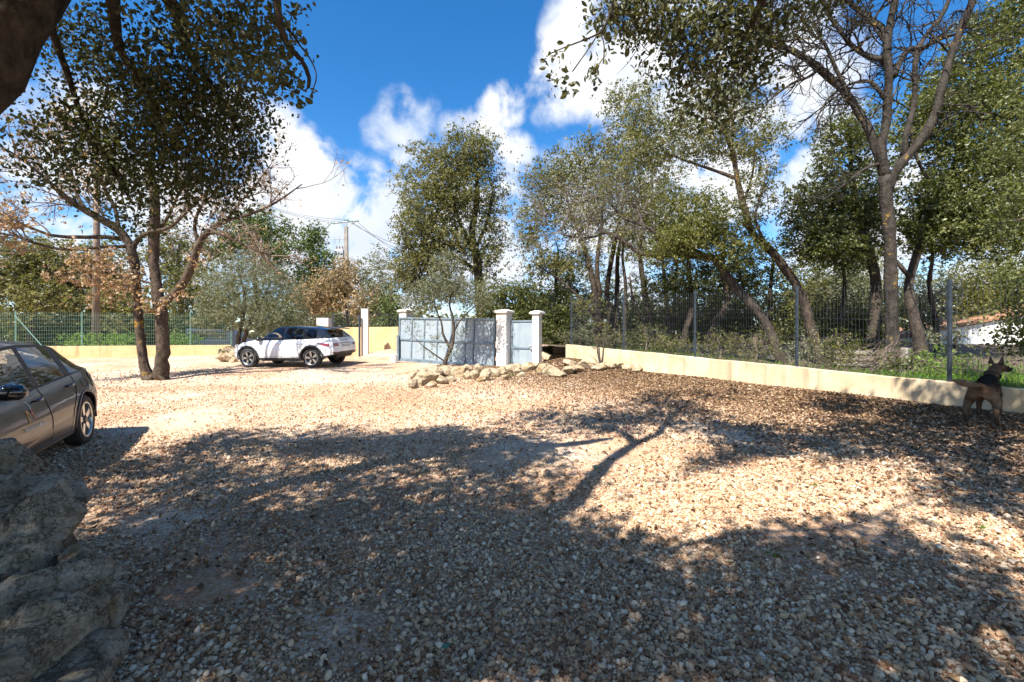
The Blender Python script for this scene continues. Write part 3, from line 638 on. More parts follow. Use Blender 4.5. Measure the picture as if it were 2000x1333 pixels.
# ------------------------------------------------------------------ things beyond the right fence
def pallet(x, y, z, ang, L, H, label):
    root = empty('wooden_pallet', (x, y, z), ang)
    nbd = 3 if H < .55 else 4
    for k in range(nbd):
        zz = .01 + k*(H-.11)/(nbd-1); m2 = MB(); m2.box((0, -.012, zz), (L, .010, zz+.10)); m2.build('board', M['wood'], root)
        if k % 2 == 0: m2 = MB(); m2.box((0, .112, zz), (L, .134, zz+.10)); m2.build('board', M['wood'], root)
    for k in range(3):
        xx = .005 + k*(L-.11)/2; m2 = MB(); m2.box((xx, .011, .003), (xx+.10, .111, H-.003)); m2.build('block', M['wood'], root)
    return tag(root, label, 'pallet', 'pallets standing on edge behind the mesh fence')
for px0, px1, Y0, Y1, py, hp, lab in ((1322,1392,16.6,16.1,672,28,'farthest grey pallet on edge behind the second bay of the mesh fence'),(1394,1462,16.1,15.6,673,28,'grey pallet on edge left of the leaning trunks, between two others'),
        (1464,1545,15.6,15.0,675,30,'grey pallet on edge behind the foot of the leaning trunks'),(1628,1712,12.6,12.0,684,26,'near grey pallet on edge beside the big forked tree'),(1080,1104,18.0,17.9,678,16,'short grey pallet at the far end of the cream wall')):
    a, b = P(px0, py, Y0), P(px1, py, Y1); L = np.linalg.norm((b-a)[:2]); H = hp*Y0/F_PX*1.15
    pallet(a[0], a[1], zt(py, Y0)-H, math.atan2(b[1]-a[1], b[0]-a[0]), L*.98, H, lab)
# white house with a low tiled gable
hz0 = VZ(*P(1900, 0, 17)[:2])-.5; hl, hr = P(1796, 0, 18.6), P(2330, 0, 15.6); hv = (hr-hl)[:2]; hL = np.linalg.norm(hv); ha = math.atan2(hv[1], hv[0])
house = empty('house', (hl[0], hl[1], hz0), ha); ez = zt(655, 18.6)-hz0; rz_ = ez + .19*hL
mb = MB(); D_ = 7
mb.add([(0,0,0),(hL,0,0),(hL,0,ez),(hL/2*1.6,0,rz_),(0,0,ez),(0,D_,0),(hL,D_,0),(hL,D_,ez),(hL/2*1.6,D_,rz_),(0,D_,ez)], [(0,1,2,3,4),(9,8,7,6,5)], [(0,4,9,5),(1,6,7,2),(4,3,8,9),(3,2,7,8)])
mb.build('wall', M['house_white'], house)
rf = MB(); rf.tube([(0,0,0),(0,.01,0)], .001, 3)
m2 = MB(); x1, z1 = hL*.8, rz_
m2.add([(-.25,-.14,ez-.03),(x1,-.14,z1+.05),(x1,D_,z1+.05),(-.25,D_,ez-.03),(-.25,-.14,ez+.04),(x1,-.14,z1+.12),(x1,D_,z1+.12),(-.25,D_,ez+.04)], [(0,1,5,4),(1,2,6,5),(2,3,7,6),(3,0,4,7),(4,5,6,7),(3,2,1,0)])
rf = m2.build('roof', M['tile'], house)
sl = math.atan2(z1+.05-ez+.03, x1+.25); nt_ = int(math.hypot(x1+.25, z1-ez)/.38)
tm = MB(); th = np.linspace(0, math.pi, 7)
tv = [(xx, .085*math.cos(t)*(1-.12*xx), .06*math.sin(t)) for xx in (0, .43) for t in th]; tm.add(tv, [(k, k+1, k+8, k+7) for k in range(6)], [(0,1,2,3,4,5,6)[::-1], (7,8,9,10,11,12,13)])
tme = tm.mesh('roof_tile'); tme.materials.append(M['tile'])
for k in range(nt_):
    for row, yy in enumerate((-.06,)):
        o = link('roof_tile', tme, None, rf); q = k*.38; o.location = (-.25+q*math.cos(sl), yy, ez+.04+q*math.sin(sl)+.012*(k % 2)); o.rotation_euler = (0, -sl+.02, 0)
tag(house, 'white rendered house gable with orange tiled verge beyond the fence on the right', 'house')
mb = MB(); b = P(1766, 712, 9.9); mb.box((-.07,-.07,-.3),(.07,.07,.36)); o = mb.build('stone_marker', M['concrete']); o.location = b; o.rotation_euler = (.05, .08, .5); bevel(o, .02)
tag(o, 'short grey stone post leaning at the foot of the big forked tree', 'stone post')

# ------------------------------------------------------------------ power line and far posts
pp = empty('utility_pole', (*P(676, 0, 46)[:2], 1.6)); p0 = np.array(pp.location); px_, py_ = p0[0], p0[1]; top = zt(442, 46)-p0[2]
mb = MB(); mb.add([(-.28,-.22,0),(.28,-.22,0),(.28,.22,0),(-.28,.22,0),(-.17,-.14,top),(.17,-.14,top),(.17,.14,top),(-.17,.14,top)], [(0,1,5,4),(1,2,6,5),(2,3,7,6),(3,0,4,7),(4,5,6,7)]); bevel(mb.build('shaft', M['concrete'], pp), .03)
mb = MB(); mb.tube([(-1.3,0,top+.25),(1.05,0,top+.55)], .07, 6); mb.tube([(0,0,top-.4),(.05,0,top+.42)], .07, 6); mb.tube([(.15,0,top-.1),(.9,.2,top+.5)], .045, 6); mb.build('crossarm', M['steel'], pp)
INS = [(-1.3,0,top+.30),(-.6,0,top+.40),(0,0,top+.62),(.5,0,top+.5),(1.05,0,top+.52)]
for p in INS:
    mb = MB(); mb.tube([(p[0]-.28,p[1],p[2]-.02),(p[0]-.14,p[1],p[2]),(p[0],p[1],p[2]),(p[0]+.14,p[1],p[2]),(p[0]+.28,p[1],p[2]-.03)], (.03,.09,.05,.09,.03), 8); mb.build('insulator', M['wire_green'], pp)
mb = MB(); mb.box((-1.05,-.3,top-3.3),(-.2,.3,top-2.4)); o = mb.build('transformer', M['steel'], pp); bevel(o, .04)
for k in range(3):
    mb = MB(); mb.tube([(-.95+k*.3,0,top-2.42),(-.98+k*.3,0,top-2.05)], .07, 8); mb.build('bushing', M['wood_pole'], pp)
mb = MB(); mb.box((-1.2,-.06,top-1.35),(-.1,.06,top-1.24)); mb.tube([(-1.15,0,top-1.3),(-1.15,0,top-1.8)], .05, 6); mb.tube([(-.7,0,top-1.1),(-.7,0,top-1.7)], .05, 6); mb.build('fuse_bracket', M['steel'], pp)
tag(pp, 'concrete power pole with transformer box and insulators behind the pines', 'utility pole')
def cable(a, b, sag, lab, n=14, r_=.018):
    t = np.linspace(0, 1, n); pts = np.outer(1-t, a) + np.outer(t, b); pts[:, 2] -= sag*4*t*(1-t); mb = MB(); mb.tube(pts, r_, 4)
    return tag(mb.build('power_cable', M['black_plastic']), lab, 'cable', 'cables of the power line')
for k, p in enumerate(INS[:3]):
    cable(p0+np.array(p), P(430+k*12, 360+k*6, 60), .8, ['lowest','middle','uppermost'][k]+' power cable running left from the concrete pole')
for k, p in enumerate(INS[2:]):
    cable(p0+np.array(p), P(860-k*10, 500+k*12, 40), .5, ['uppermost','middle','lowest'][k]+' power cable running right from the concrete pole toward the centre oak')
cable(p0+np.array((.2,0,top-3.2)), P(860,540,36), .3, 'single low cable leaving the pole at transformer height')
wp = MB(); a = P(187, 640, 27); wp.tube([(a[0], 27, 0.6), (a[0]+.05, 27, zt(450, 27)), (a[0]+.02, 27, zt(335, 27))], (.19, .165, .145), 10)
tag(wp.build('wooden_pole', M['wood_pole'], smooth=True), 'tall weathered wooden pole behind the left mesh fence', 'pole')
# ------------------------------------------------------------------ trees
def leaf_cloud(centers, per, spread, size, rng, flat=.7, aspect=.55, up=.5, fine=False, tint_c=None, droop=0.0):
    centers = np.asarray(centers, float); nC = len(centers)
    idx = np.repeat(np.arange(nC), per); n = len(idx); sp = np.broadcast_to(np.asarray(spread, float), (nC,))[idx]
    if fine or per < 8: p = centers[idx] + rng.normal(size=(n, 3))*sp[:, None]*np.array([1, 1, flat]); st_ = 0
    else:       # leaves sit in small sprays
        ns = nC*per//7 + 1; so = rng.normal(size=(ns, 3)); q_ = np.minimum(np.arange(n)//7, ns-1)
        p = centers[idx] + (so[q_]*1.08 + rng.normal(size=(n, 3))*.27)*sp[:, None]*np.array([1, 1, flat]); st_ = (rng.random(ns)[q_]-.5)*.35
    nn = rng.normal(size=(n, 3)); nn[:, 2] += up; nn /= np.linalg.norm(nn, axis=1)[:, None]
    a = np.cross(nn, rng.normal(size=(n, 3))); a[:, 2] -= droop; a /= np.linalg.norm(a, axis=1)[:, None] + 1e-9; b = np.cross(nn, a)
    L = (size*rng.uniform(.5, 1.5, n))[:, None]; W = L*aspect*rng.uniform(.8, 1.2, n)[:, None]
    ct = rng.random(nC) if tint_c is None else np.asarray(tint_c); t = np.clip(ct[idx]*.55 + rng.random(n)*.5 - .03 + st_, 0, 1)
    if not fine:
        V = np.stack([p-a*L*.5, p+b*W*.5-a*L*.06+nn*W*.12, p+a*L*.5, p-b*W*.5-a*L*.06+nn*W*.12], 1).reshape(-1, 3)
        Q = (np.arange(n)[:, None]*4 + np.arange(4)[None]); return V, Q, np.repeat(t, 4)
    up_ = nn*W*.16
    V = np.stack([p-a*L*.5, p+b*W*.46-a*L*.22+up_, p+b*W*.42+a*L*.16+up_, p+a*L*.5, p-b*W*.42+a*L*.16+up_, p-b*W*.46-a*L*.22+up_], 1).reshape(-1, 3)
    i = np.arange(n)[:, None]*6
    return V, np.concatenate([i+np.array([[0,1,2,3]]), i+np.array([[3,4,5,0]])]), np.repeat(t, 6)
def smooth_line(pts, n=None):
    """Catmull-Rom through the points (each point carries its radius as 4th value)"""
    Pn = np.asarray(pts, float); m = len(Pn)
    if m < 3: return Pn
    out = []; E = np.vstack([2*Pn[0]-Pn[1], Pn, 2*Pn[-1]-Pn[-2]])
    for k in range(m-1):
        p0, p1, p2, p3 = E[k:k+4]
        for t in np.linspace(0, 1, 5)[:-1]:
            out.append(.5*((2*p1)+(-p0+p2)*t+(2*p0-5*p1+4*p2-p3)*t*t+(-p0+3*p1-3*p2+p3)*t**3))
    out.append(Pn[-1]); out = np.array(out); out[:, 3] = np.maximum(out[:, 3], .004); return out
def roughen(line, rng, k=.05):
    o = line.copy(); o[:, :3] += rng.normal(size=(len(o), 3))*o[:, 3:4]*k; o[:, 3] *= 1+rng.normal(size=len(o))*.05; return o
class Tree:
    def __init__(s, name, label, seed, cat='tree', group=None):
        s.rng = np.random.default_rng(seed); s.name, s.label, s.cat, s.group = name, label, cat, group
        s.trunk, s.br, s.nodes, s.nr = MB(), MB(), [], []; s.V, s.Q, s.T, s.nv = [], [], [], 0; s.base = None; s.hasb = False; s.leafparts = []
    def limb(s, pts, sides=10):
        L = roughen(smooth_line(pts), s.rng) if len(pts) > 2 else np.asarray(pts, float)
        if s.base is None: s.base = L[0, :3].copy()
        s.trunk.tube(L[:, :3], L[:, 3], sides); s.nodes += list(L[:, :3]); s.nr += list(L[:, 3]); return L
    def limb_px(s, pts, sides=10):  # (px, py, depth, radius)
        return s.limb([(*P(a, b, c), r) for a, b, c, r in pts], sides)
    def connect(s, centers, rmin=.006, k=.010, bow=.12, sides=4, min_node=0.0):
        C_ = np.asarray(centers, float); nodes = np.array(s.nodes); nr = np.array(s.nr)
        ok = nr >= min_node; nodes, nr = nodes[ok], nr[ok]
        d = np.array([np.min(np.linalg.norm(nodes-c, axis=1)) for c in C_]); order = np.argsort(d)
        nodes, nr = list(nodes), list(nr)
        for c in C_[order]:
            A = np.array(nodes); dd = np.linalg.norm(A-c, axis=1)*(1+.6*np.clip(A[:, 2]-c[2]+.1, 0, 2)); j = int(np.argmin(dd)); a = A[j]
            L = np.linalg.norm(c-a)
            if L < .03: continue
            r0 = min(nr[j]*.7, rmin+k*L); t = np.array([0, .3, .65, 1])
            pts = a+(c-a)*t[:, None]; side = s.rng.normal(size=3)*L*.06; pts[1] += side+(0, 0, bow*L*.6); pts[2] += -side*.6+(0, 0, bow*L*.8)
            rad = np.array([r0, r0*.8, r0*.6, rmin*.6]); s.br.tube(pts, rad, sides, False); s.hasb = True
            nodes += list(pts[1:]); nr += list(rad[1:])
        s.nodes, s.nr = nodes, nr
    def twigs(s, centers, per, length, r=.004, up=.3, sides=3, kids=0, mb=None):
        mb = mb or s.br; s.hasb = True
        for c in centers:
            for _ in range(per):
                d = s.rng.normal(size=3); d[2] += up; d /= np.linalg.norm(d); l = length*s.rng.uniform(.4, 1.2); e = c+d*l
                m = c+d*l*.5+s.rng.normal(size=3)*l*.09; mb.tube([c, m, e], (r, r*.8, r*.4), sides, False)
                for _ in range(kids):
                    f = s.rng.uniform(.35, .95); q = c+(e-c)*f; d2 = d+s.rng.normal(size=3)*.75; d2 /= np.linalg.norm(d2); mb.tube([q, q+d2*l*.45*s.rng.uniform(.5, 1.1)], (r*.65, r*.35), sides, False)
    def bare(s, start, d, length, r, depth, spread=.6, up=.12, kids=(3, 5), gnarl=.16):
        """recursive bare branching"""
        d = np.asarray(d, float)/np.linalg.norm(d); n = 5; pts = [np.asarray(start, float)]; dirs = d.copy()
        for k in range(n):
            dirs = dirs+s.rng.normal(size=3)*gnarl+(0, 0, up*.3); dirs /= np.linalg.norm(dirs); pts.append(pts[-1]+dirs*length/n)
        pts = np.array(pts); rad = r*np.linspace(1, .38, n+1); s.br.tube(pts, rad, 5 if r > .012 else 3, False); s.hasb = True
        s.ends.append(pts[-1]); s.ends.append(pts[3])
        if depth <= 0: return
        for _ in range(s.rng.integers(*kids)):
            f = s.rng.uniform(.25, 1); j = min(int(f*n), n-1); q = pts[j]+(pts[j+1]-pts[j])*(f*n-j); d2 = (pts[j+1]-pts[j]); d2 /= np.linalg.norm(d2)
            d2 = d2+s.rng.normal(size=3)*spread; s.bare(q, d2, length*s.rng.uniform(.45, .75), max(r*.58, .0042), depth-1, spread, up, kids, gnarl)
    ends = None
    def leaves(s, centers, per, spread, size, mat, **kw):
        if not kw.get('fine'):
            yy = float(np.mean(np.asarray(centers)[:, 1]))
            k, z, w = (3.4, 1.25, 1.0) if yy < 9 else ((2.1, 1.16, .98) if yy < 25 else (2.0, 1.36, 1.05))
            per, size, spread = int(per*k), size*z, spread*w
        V, Q, T = leaf_cloud(centers, per, spread, size, s.rng, **kw); s.leafparts.append((V, Q, T, mat))
    def blobs_px(s, blobs, frac=2.3):  # (px, py, depth, rx px, ry px, depth radius m, n)
        out = []
        for px, py, Y, rx, ry, rz, n in blobs:
            d = s.rng.normal(size=(n, 3)); d /= np.linalg.norm(d, axis=1)[:, None]; rad = s.rng.random(n)**(1/frac)
            out.append(P(px, py, Y) + d*rad[:, None]*np.array([rx*Y/F_PX, rz, ry*Y/F_PX]))
        return np.concatenate(out)
    def done(s, bark, twig=None, extra=None):
        if s.base is None: s.base = np.array(s.nodes[0])
        root = empty(s.name, s.base); b = s.base
        for mb in (s.trunk, s.br): mb.V = [v-b for v in mb.V]
        if s.trunk.n: s.trunk.build('trunk', bark, root, True)
        if s.hasb: tag(s.br.build('branches', twig or bark, root, True), kind='stuff')
        by = {}
        for V, Q, T, m in s.leafparts: by.setdefault(m.name, []).append((V, Q, T, m))
        for nm, L in by.items():
            Vs, Qs, Ts, n = [], [], [], 0
            for V, Q, T, m in L: Vs.append(V-b); Qs.append(Q+n); Ts.append(T); n += len(V)
            o = link('crown', data_mesh('crown', np.concatenate(Vs), [np.concatenate(Qs)], False, {'tint': np.concatenate(Ts)}), L[0][3], root); tag(o, kind='stuff')
        return tag(root, s.label, s.cat, s.group)
def up_m(y, Y): return CZ+(CY-y)/F_PX*Y

# --- bare oak with two stems left of the white car
t = Tree('bare_oak', 'two-stemmed oak with bare lichened limbs and a few brown leaves beside the white car', 21); t.ends = []
Yk = 14.3
t.limb([(*(GP(292, 742)), .22), (*(GP(287, 742)+(0,0,.12)), .165), (*P(279, 700, Yk), .13), (*P(272, 640, Yk), .12), (*P(268, 580, Yk), .11), (*P(265, 525, Yk), .11)], 14)
t.limb([(*(GP(310, 742)), .30), (*(GP(314, 742)+(0,0,.14)), .23), (*P(318, 690, Yk), .19), (*P(316, 630, Yk), .18), (*P(310, 585, Yk), .17), (*P(302, 530, Yk), .14), (*P(300, 470, Yk), .15), (*P(303, 400, Yk-.3), .125), (*P(296, 320, Yk-.6), .09), (*P(310, 230, Yk-.8), .05), (*P(300, 150, Yk-.9), .02)], 14)
L1 = t.limb_px([(265,525,Yk,.14),(254,482,Yk,.13),(232,450,Yk-.1,.12),(200,430,Yk-.3,.11),(168,412,Yk-.5,.10),(130,388,Yk-.8,.075),(90,350,Yk-1.2,.05),(40,310,Yk-1.6,.03),(0,285,Yk-1.9,.015)])
L2 = t.limb_px([(243,468,Yk,.07),(205,463,Yk-.3,.065),(160,464,Yk-.7,.055),(100,460,Yk-1.1,.042),(45,440,Yk-1.5,.03),(-10,433,Yk-1.9,.02)],8)
L2b = t.limb_px([(150,488,Yk-.8,.03),(110,486,Yk-1,.04),(70,476,Yk-1.2,.035),(30,462,Yk-1.5,.03),(-20,452,Yk-1.9,.02)],8)
L2c = t.limb_px([(254,482,Yk,.06),(210,483,Yk-.4,.05),(150,488,Yk-.8,.04)],8)
L3 = t.limb_px([(314,592,Yk,.15),(338,578,Yk,.13),(358,552,Yk-.1,.12),(376,515,Yk-.2,.11),(388,478,Yk-.3,.10),(408,452,Yk-.4,.085),(440,432,Yk-.5,.065),(490,418,Yk-.7,.045),(540,395,Yk-.8,.03),(590,360,Yk-.9,.015)])
L4 = t.limb_px([(258,490,Yk,.08),(268,470,Yk,.07),(290,455,Yk-.2,.06),(330,445,Yk-.4,.05),(365,415,Yk-.6,.04),(400,380,Yk-.8,.02)],8)
L5 = t.limb_px([(168,412,Yk-.5,.06),(150,380,Yk-.4,.05),(140,340,Yk-.3,.04),(120,290,Yk-.2,.025),(110,240,Yk,.012)],8)
L6 = t.limb_px([(232,450,Yk-.1,.06),(225,410,Yk-.1,.055),(205,370,Yk-.2,.05),(190,320,Yk-.2,.035),(190,250,Yk-.2,.018)],8)
L7 = t.limb_px([(300,470,Yk,.06),(330,420,Yk+.2,.05),(355,370,Yk+.3,.04),(400,320,Yk+.4,.028),(440,260,Yk+.5,.012)],8)
L8 = t.limb_px([(408,452,Yk-.4,.05),(440,462,Yk-.5,.045),(480,480,Yk-.6,.035),(530,500,Yk-.7,.02),(580,505,Yk-.8,.01)],8)
L9 = t.limb_px([(440,432,Yk-.5,.045),(470,395,Yk-.5,.035),(500,360,Yk-.5,.025),(530,320,Yk-.6,.012)],8)
L10 = t.limb_px([(388,478,Yk-.3,.06),(380,440,Yk-.3,.05),(395,400,Yk-.4,.04),(430,370,Yk-.5,.03),(470,330,Yk-.6,.015)],8)
t.ends = []
for L, nb, ln in ((L1,12,1.3),(L2,10,1.0),(L2b,9,.9),(L3,14,1.2),(L4,8,1.0),(L5,9,1.0),(L6,9,1.0),(L7,9,1.1),(L8,10,.9),(L9,10,1.0),(L10,10,1.0)):
    for k in t.rng.integers(len(L)//3, len(L), nb):
        dd = L[min(k+1, len(L)-1), :3]-L[k-1, :3]; dd /= np.linalg.norm(dd)+1e-6; dd = dd+t.rng.normal(size=3)*.6+(0,0,.25)
        t.bare(L[k, :3], dd, ln*t.rng.uniform(.6, 1.1), min(L[k, 3]*.5, .018)+.006, 2, .6, .1, (3, 6))
cl = t.blobs_px([(150,535,Yk-.6,60,22,.7,26),(200,520,Yk-.4,60,35,.8,40),(235,550,Yk-.3,50,30,.6,34),(200,570,Yk-.5,50,18,.6,28),(255,545,Yk,45,22,.4,20),(300,600,Yk-.3,28,10,.3,14),(165,500,Yk-.8,50,20,.5,16),(355,575,Yk-.2,30,20,.3,8),(385,505,Yk-.3,20,20,.3,8)])
t.connect(cl, .005, .006); t.leaves(cl, 7, .19, .08, M['leaf_brown'], flat=.8, up=.2)
e = np.array(t.ends); e = e[t.rng.random(len(e)) < .22]; lft = e[(e[:, 0] < P(330,0,Yk)[0])]; t.leaves(lft, 5, .12, .075, M['leaf_brown'], flat=.8, up=.2)
t.leaves(e[(e[:, 0] >= P(330,0,Yk)[0])][::3], 3, .12, .07, M['leaf_brown'], flat=.8, up=.2)
t.done(M['bark_lichen'], M['twig'])

# --- the leaning holm oak whose trunk crosses the top left corner, with its hanging foliage
def shade_clusters(regions, rng, h0, h1):
    out = []
    for px, py, rx, ry, n in regions:
        k = 0
        while k < n:
            a, b = rng.uniform(-1, 1, 2)
            if a*a+b*b > 1: continue
            gp = GP(px+a*rx, py+b*ry)
            for _ in range(12):
                h = rng.uniform(h0, h1); c = gp + SUNV/SUNV[2]*h
                # stay clear of what the photograph shows as open sky
                if c[1] <= .35 or (c[2]-CZ)/c[1] > .88 or abs(c[0]/c[1]) > 1.35: out.append(c); break
            k += 1
    return np.array(out)
t = Tree('leaning_holm_oak', 'near holm oak with thick dark trunk crossing the top left corner and hanging leaves', 31)
t.limb([(-4.6, 2.3, g(-4.6,2.3)-.1, .34), (-4.45, 2.35, .8, .27), (-4.15, 2.6, 1.8, .235), (*P(-125,290,3.1), .165), (*P(-20,138,3.15), .155), (*P(75,-15,3.2), .148), (*P(165,-140,3.2), .135), (*P(300,-290,3.1), .14), (-1.7, 2.6, 6.3, .11), (-1.3, 2.2, 7.3, .06)], 16)
H1 = t.limb([(*P(185,-130,3.2), .10), (*P(260,-90,3.6), .075), (*P(350,30,3.9), .055), (*P(365,95,4.0), .04), (*P(420,180,4.2), .028), (*P(470,260,4.3), .015)], 8)
H2 = t.limb([(*P(200,-150,3.2), .07), (*P(220,0,3.5), .045), (*P(232,90,3.7), .035), (*P(258,135,3.8), .03), (*P(300,200,4.0), .022), (*P(330,300,4.2), .012)], 8)
H3 = t.limb([(*P(300,-290,3.1), .08), (*P(450,-160,3.0), .045), (*P(530,-40,3.0), .028), (*P(545,40,3.05), .024), (*P(560,85,3.1), .021), (*P(590,120,3.1), .017), (*P(603,150,3.1), .013), (*P(602,172,3.1), .011)], 8)
H4 = t.limb([(*P(562,55,3.1), .008), (*P(585,88,3.1), .006), (*P(607,118,3.1), .005), (*P(618,150,3.1), .004), (*P(608,185,3.1), .003)], 5)
H5 = t.limb([(*P(75,-15,3.2), .03), (*P(130,140,3.7), .022), (*P(165,240,4.0), .018), (*P(220,330,4.3), .018), (*P(260,400,4.4), .01)], 8)
H6 = t.limb([(-1.7, 2.6, 6.3, .07), (-2.6, 1.6, 6.6, .06), (-3.8, .4, 6.9, .045), (-5.0, -.6, 7.0, .03)], 7)
H7 = t.limb([(*P(300,-290,3.1), .07), (-3.2, 2.4, 5.6, .05), (-4.6, 1.8, 6.0, .035), (-5.8, 1.2, 6.2, .025)], 7)
vis = t.blobs_px([(330,120,4.0,190,90,.5,105),(290,230,4.2,210,85,.5,110),(400,250,4.3,105,105,.5,62),(190,300,4.3,130,70,.5,52),(330,345,4.4,150,65,.4,58),(475,330,4.4,50,60,.3,15),(455,40,3.4,80,55,.3,32),(525,110,3.3,36,70,.2,16),(60,60,4.2,140,80,.5,44),(60,330,4.3,60,30,.3,9),(250,410,4.5,70,40,.3,14),(430,390,4.5,55,30,.3,10),(465,200,4.0,50,50,.3,14)])
vis2 = np.array([P(a, b, 3.1) for a, b in ((570,30),(575,70),(560,105),(545,140),(570,155),(580,180),(555,175),(535,120),(548,60),(525,160),(590,20),(530,30),(510,70),(575,100))])
t.connect(np.concatenate([vis, vis2]), .005, .007, .04); 
t.leaves(vis, 44, .12, .037, M['leaf_holm_near'], fine=True, flat=.9, up=.25, aspect=.62, droop=.5); t.leaves(vis2, 13, .045, .045, M['leaf_holm_near'], fine=True, flat=1, up=.1, aspect=.66, droop=.4)
sh = shade_clusters([(420,985,390,95,104),(620,1170,560,170,180),(900,960,240,120,80),(250,905,170,25,18),(700,860,330,22,62),(480,875,200,14,20)], t.rng, 4.6, 7.0)
t.connect(sh, .006, .007, .04); t.leaves(sh, 40, .21, .07, M['leaf_holm'], flat=.8, aspect=.6)
t.limb([(-4.15, 2.6, 1.8, .16), (-4.8, 1.2, 3.6, .13), (-5.6, -1.2, 5.4, .10), (-6.2, -3.6, 6.4, .05)], 9)
bk = np.array([(x, y, z) for x, y, z in zip(t.rng.uniform(-11, -2.5, 330), t.rng.uniform(-9, .2, 330), t.rng.uniform(3.6, 7.6, 330)) if y + .67*z < 2.2 or x + .4*z < -1.45*(y+.67*z)])  # unseen rear crown, added to block skylight from the foreground shade
t.connect(bk, .008, .008, .04); t.leaves(bk, 15, .42, .145, M['leaf_holm'], flat=.7, aspect=.6)
t.done(M['bark_near'])

# --- second holm oak overhead: its twigs hang into the top right, its limbs throw the forked shadow
t = Tree('overhanging_holm_oak', 'holm oak reaching in from above, leafy twigs hanging against the clouds top right', 33)
def under(px, py, h): return GP(px, py) + SUNV/SUNV[2]*h
a1 = under(1060,1015,5.4); a2 = under(1150,945,5.9); a3 = under(1240,868,6.4); a4 = under(1300,830,6.9); a5 = under(1345,785,7.4); b4 = under(1222,850,6.8); b5 = under(1190,838,7.2); b6 = under(1120,832,7.5)
t.limb([(-2.3, -.9, g(-2.3,-.9)-.1, .34), (-2.3, -.8, 1.2, .26), (-2.25, -.5, 3.0, .22), (-2.0, .1, 4.4, .19), (*a1, .13), (*(a1*.5+a2*.5+np.array([.06,-.05,0])), .12), (*a2, .11), (*(a2*.45+a3*.55+np.array([-.06,.05,.05])), .10), (*a3, .09), (*(a3*.5+a4*.5+np.array([.05,-.06,0])), .065), (*a4, .055), (*a5, .03)], 14)
t.limb([(*a3, .09), (*b4, .075), (*b5, .055), (*b6, .03)], 8)
c4 = under(1330,838,7.0); c5 = under(1375,832,7.2); c6 = under(1420,838,7.4); t.limb([(*a4, .05), (*c4, .04), (*c5, .03), (*c6, .015)], 7)
d4 = under(1330,800,7.5); d5 = under(1300,785,7.8); d6 = under(1330,765,8.0); t.limb([(*a4, .05), (*d4, .04), (*d5, .03), (*d6, .015)], 7)
e4 = under(1370,780,7.8); e5 = under(1400,770,8.0); t.limb([(*a5, .04), (*e4, .03), (*e5, .012)], 7)
t.limb([(*a4, .045), (.7, 3.3, 6.7, .032), (1.4, 3.3, 5.9, .028), (*P(1580,-220,3.0), .026), (*P(1560,-150,3.0), .024), (*P(1500,-20,3.2), .03), (*P(1440,110,3.5), .012)], 10)
t.limb([(-2.0, .1, 4.4, .05), (-.6, .2, 5.5, .03), (.6, .1, 6.0, .022), (1.9, .6, 6.2, .02), (3.3, .9, 6.3, .018), (4.8, 1.2, 6.2, .02)], 8)
t.limb([(-.6, .2, 5.5, .03), (.6, -.8, 5.8, .03), (1.6, -2.0, 6.2, .03), (2.6, -2.8, 6.3, .02)], 8)
t.limb([(1.4, 3.3, 5.9, .022), (*P(1330,-160,3.0), .018), (*P(1220,-30,2.9), .014), (*P(1185,45,2.9), .009), (*P(1165,68,2.9), .006), (*P(1105,92,2.9), .004), (*P(1075,105,2.9), .003)], 6)
t.limb([(*P(1168,66,2.9), .004), (*P(1150,95,2.9), .003), (*P(1118,140,2.9), .002)], 5)
t.limb([(*P(1172,60,2.9), .004), (*P(1180,90,2.9), .003), (*P(1178,125,2.9), .002)], 5)
tp_ = np.array([P(a, b, 2.9) for a, b in ((1072,112),(1085,105),(1064,125),(1080,135),(1096,150),(1085,165),(1105,160),(1112,178),(1120,165),(1090,182),(1158,125),(1165,140),(1152,150),(1170,128),(1160,158))])
t.leaves(tp_, 7, .028, .045, M['leaf_holm_near'], fine=True, flat=1, up=.1, aspect=.5, droop=.4)
vis = t.blobs_px([(1225,30,3.1,60,50,.25,26),(1300,50,3.2,80,55,.3,40),(1400,45,3.4,100,60,.3,54),(1340,125,3.4,60,45,.25,26),(1440,110,3.6,70,50,.3,34),(1500,40,3.5,70,45,.3,28),(1470,170,3.7,30,40,.2,10),(1600,15,3.6,80,28,.3,20),(1400,200,3.8,18,40,.15,8),(1190,20,2.95,25,20,.1,8),(1345,210,3.7,22,30,.15,7)])
t.connect(vis, .004, .006, .02); t.leaves(vis, 22, .085, .043, M['leaf_holm_near'], fine=True, flat=1, up=.2, aspect=.52, droop=.5)
t.twigs(vis[::2], 2, .22, .003, -.4)
sh = shade_clusters([(1250,812,150,22,34),(1130,825,140,24,34),(1440,862,90,14,10),(1330,1210,330,110,70),(1700,1240,300,90,46),(1010,1060,120,50,24),(1600,850,160,28,34),(1800,870,200,42,62),(1950,940,90,60,30),(1560,1080,120,30,14),(1860,1110,130,60,16),(1700,1060,110,36,8),(1030,880,70,24,14),(1180,1090,110,30,18),(1900,815,130,22,46),(1960,790,60,20,24),(1760,800,140,14,22),(1640,790,60,10,7),(1345,782,110,18,22),(1400,835,70,14,10)], t.rng, 5.2, 7.2)
t.connect(sh, .005, .005, .03); t.leaves(sh, 32, .20, .068, M['leaf_holm'], flat=.8, aspect=.6)
t.limb([(-2.25, -.5, 3.0, .15), (-.8, -2.4, 4.8, .12), (1.6, -4.6, 6.0, .09), (4.0, -6.6, 6.6, .04)], 9)
bk = np.array([(x, y, z) for x, y, z in zip(t.rng.uniform(-3, 9, 420), t.rng.uniform(-10, .2, 420), t.rng.uniform(3.8, 7.8, 420)) if y + .67*z < 2.0])  # crown extended out of view behind the camera, added to darken the foreground shade
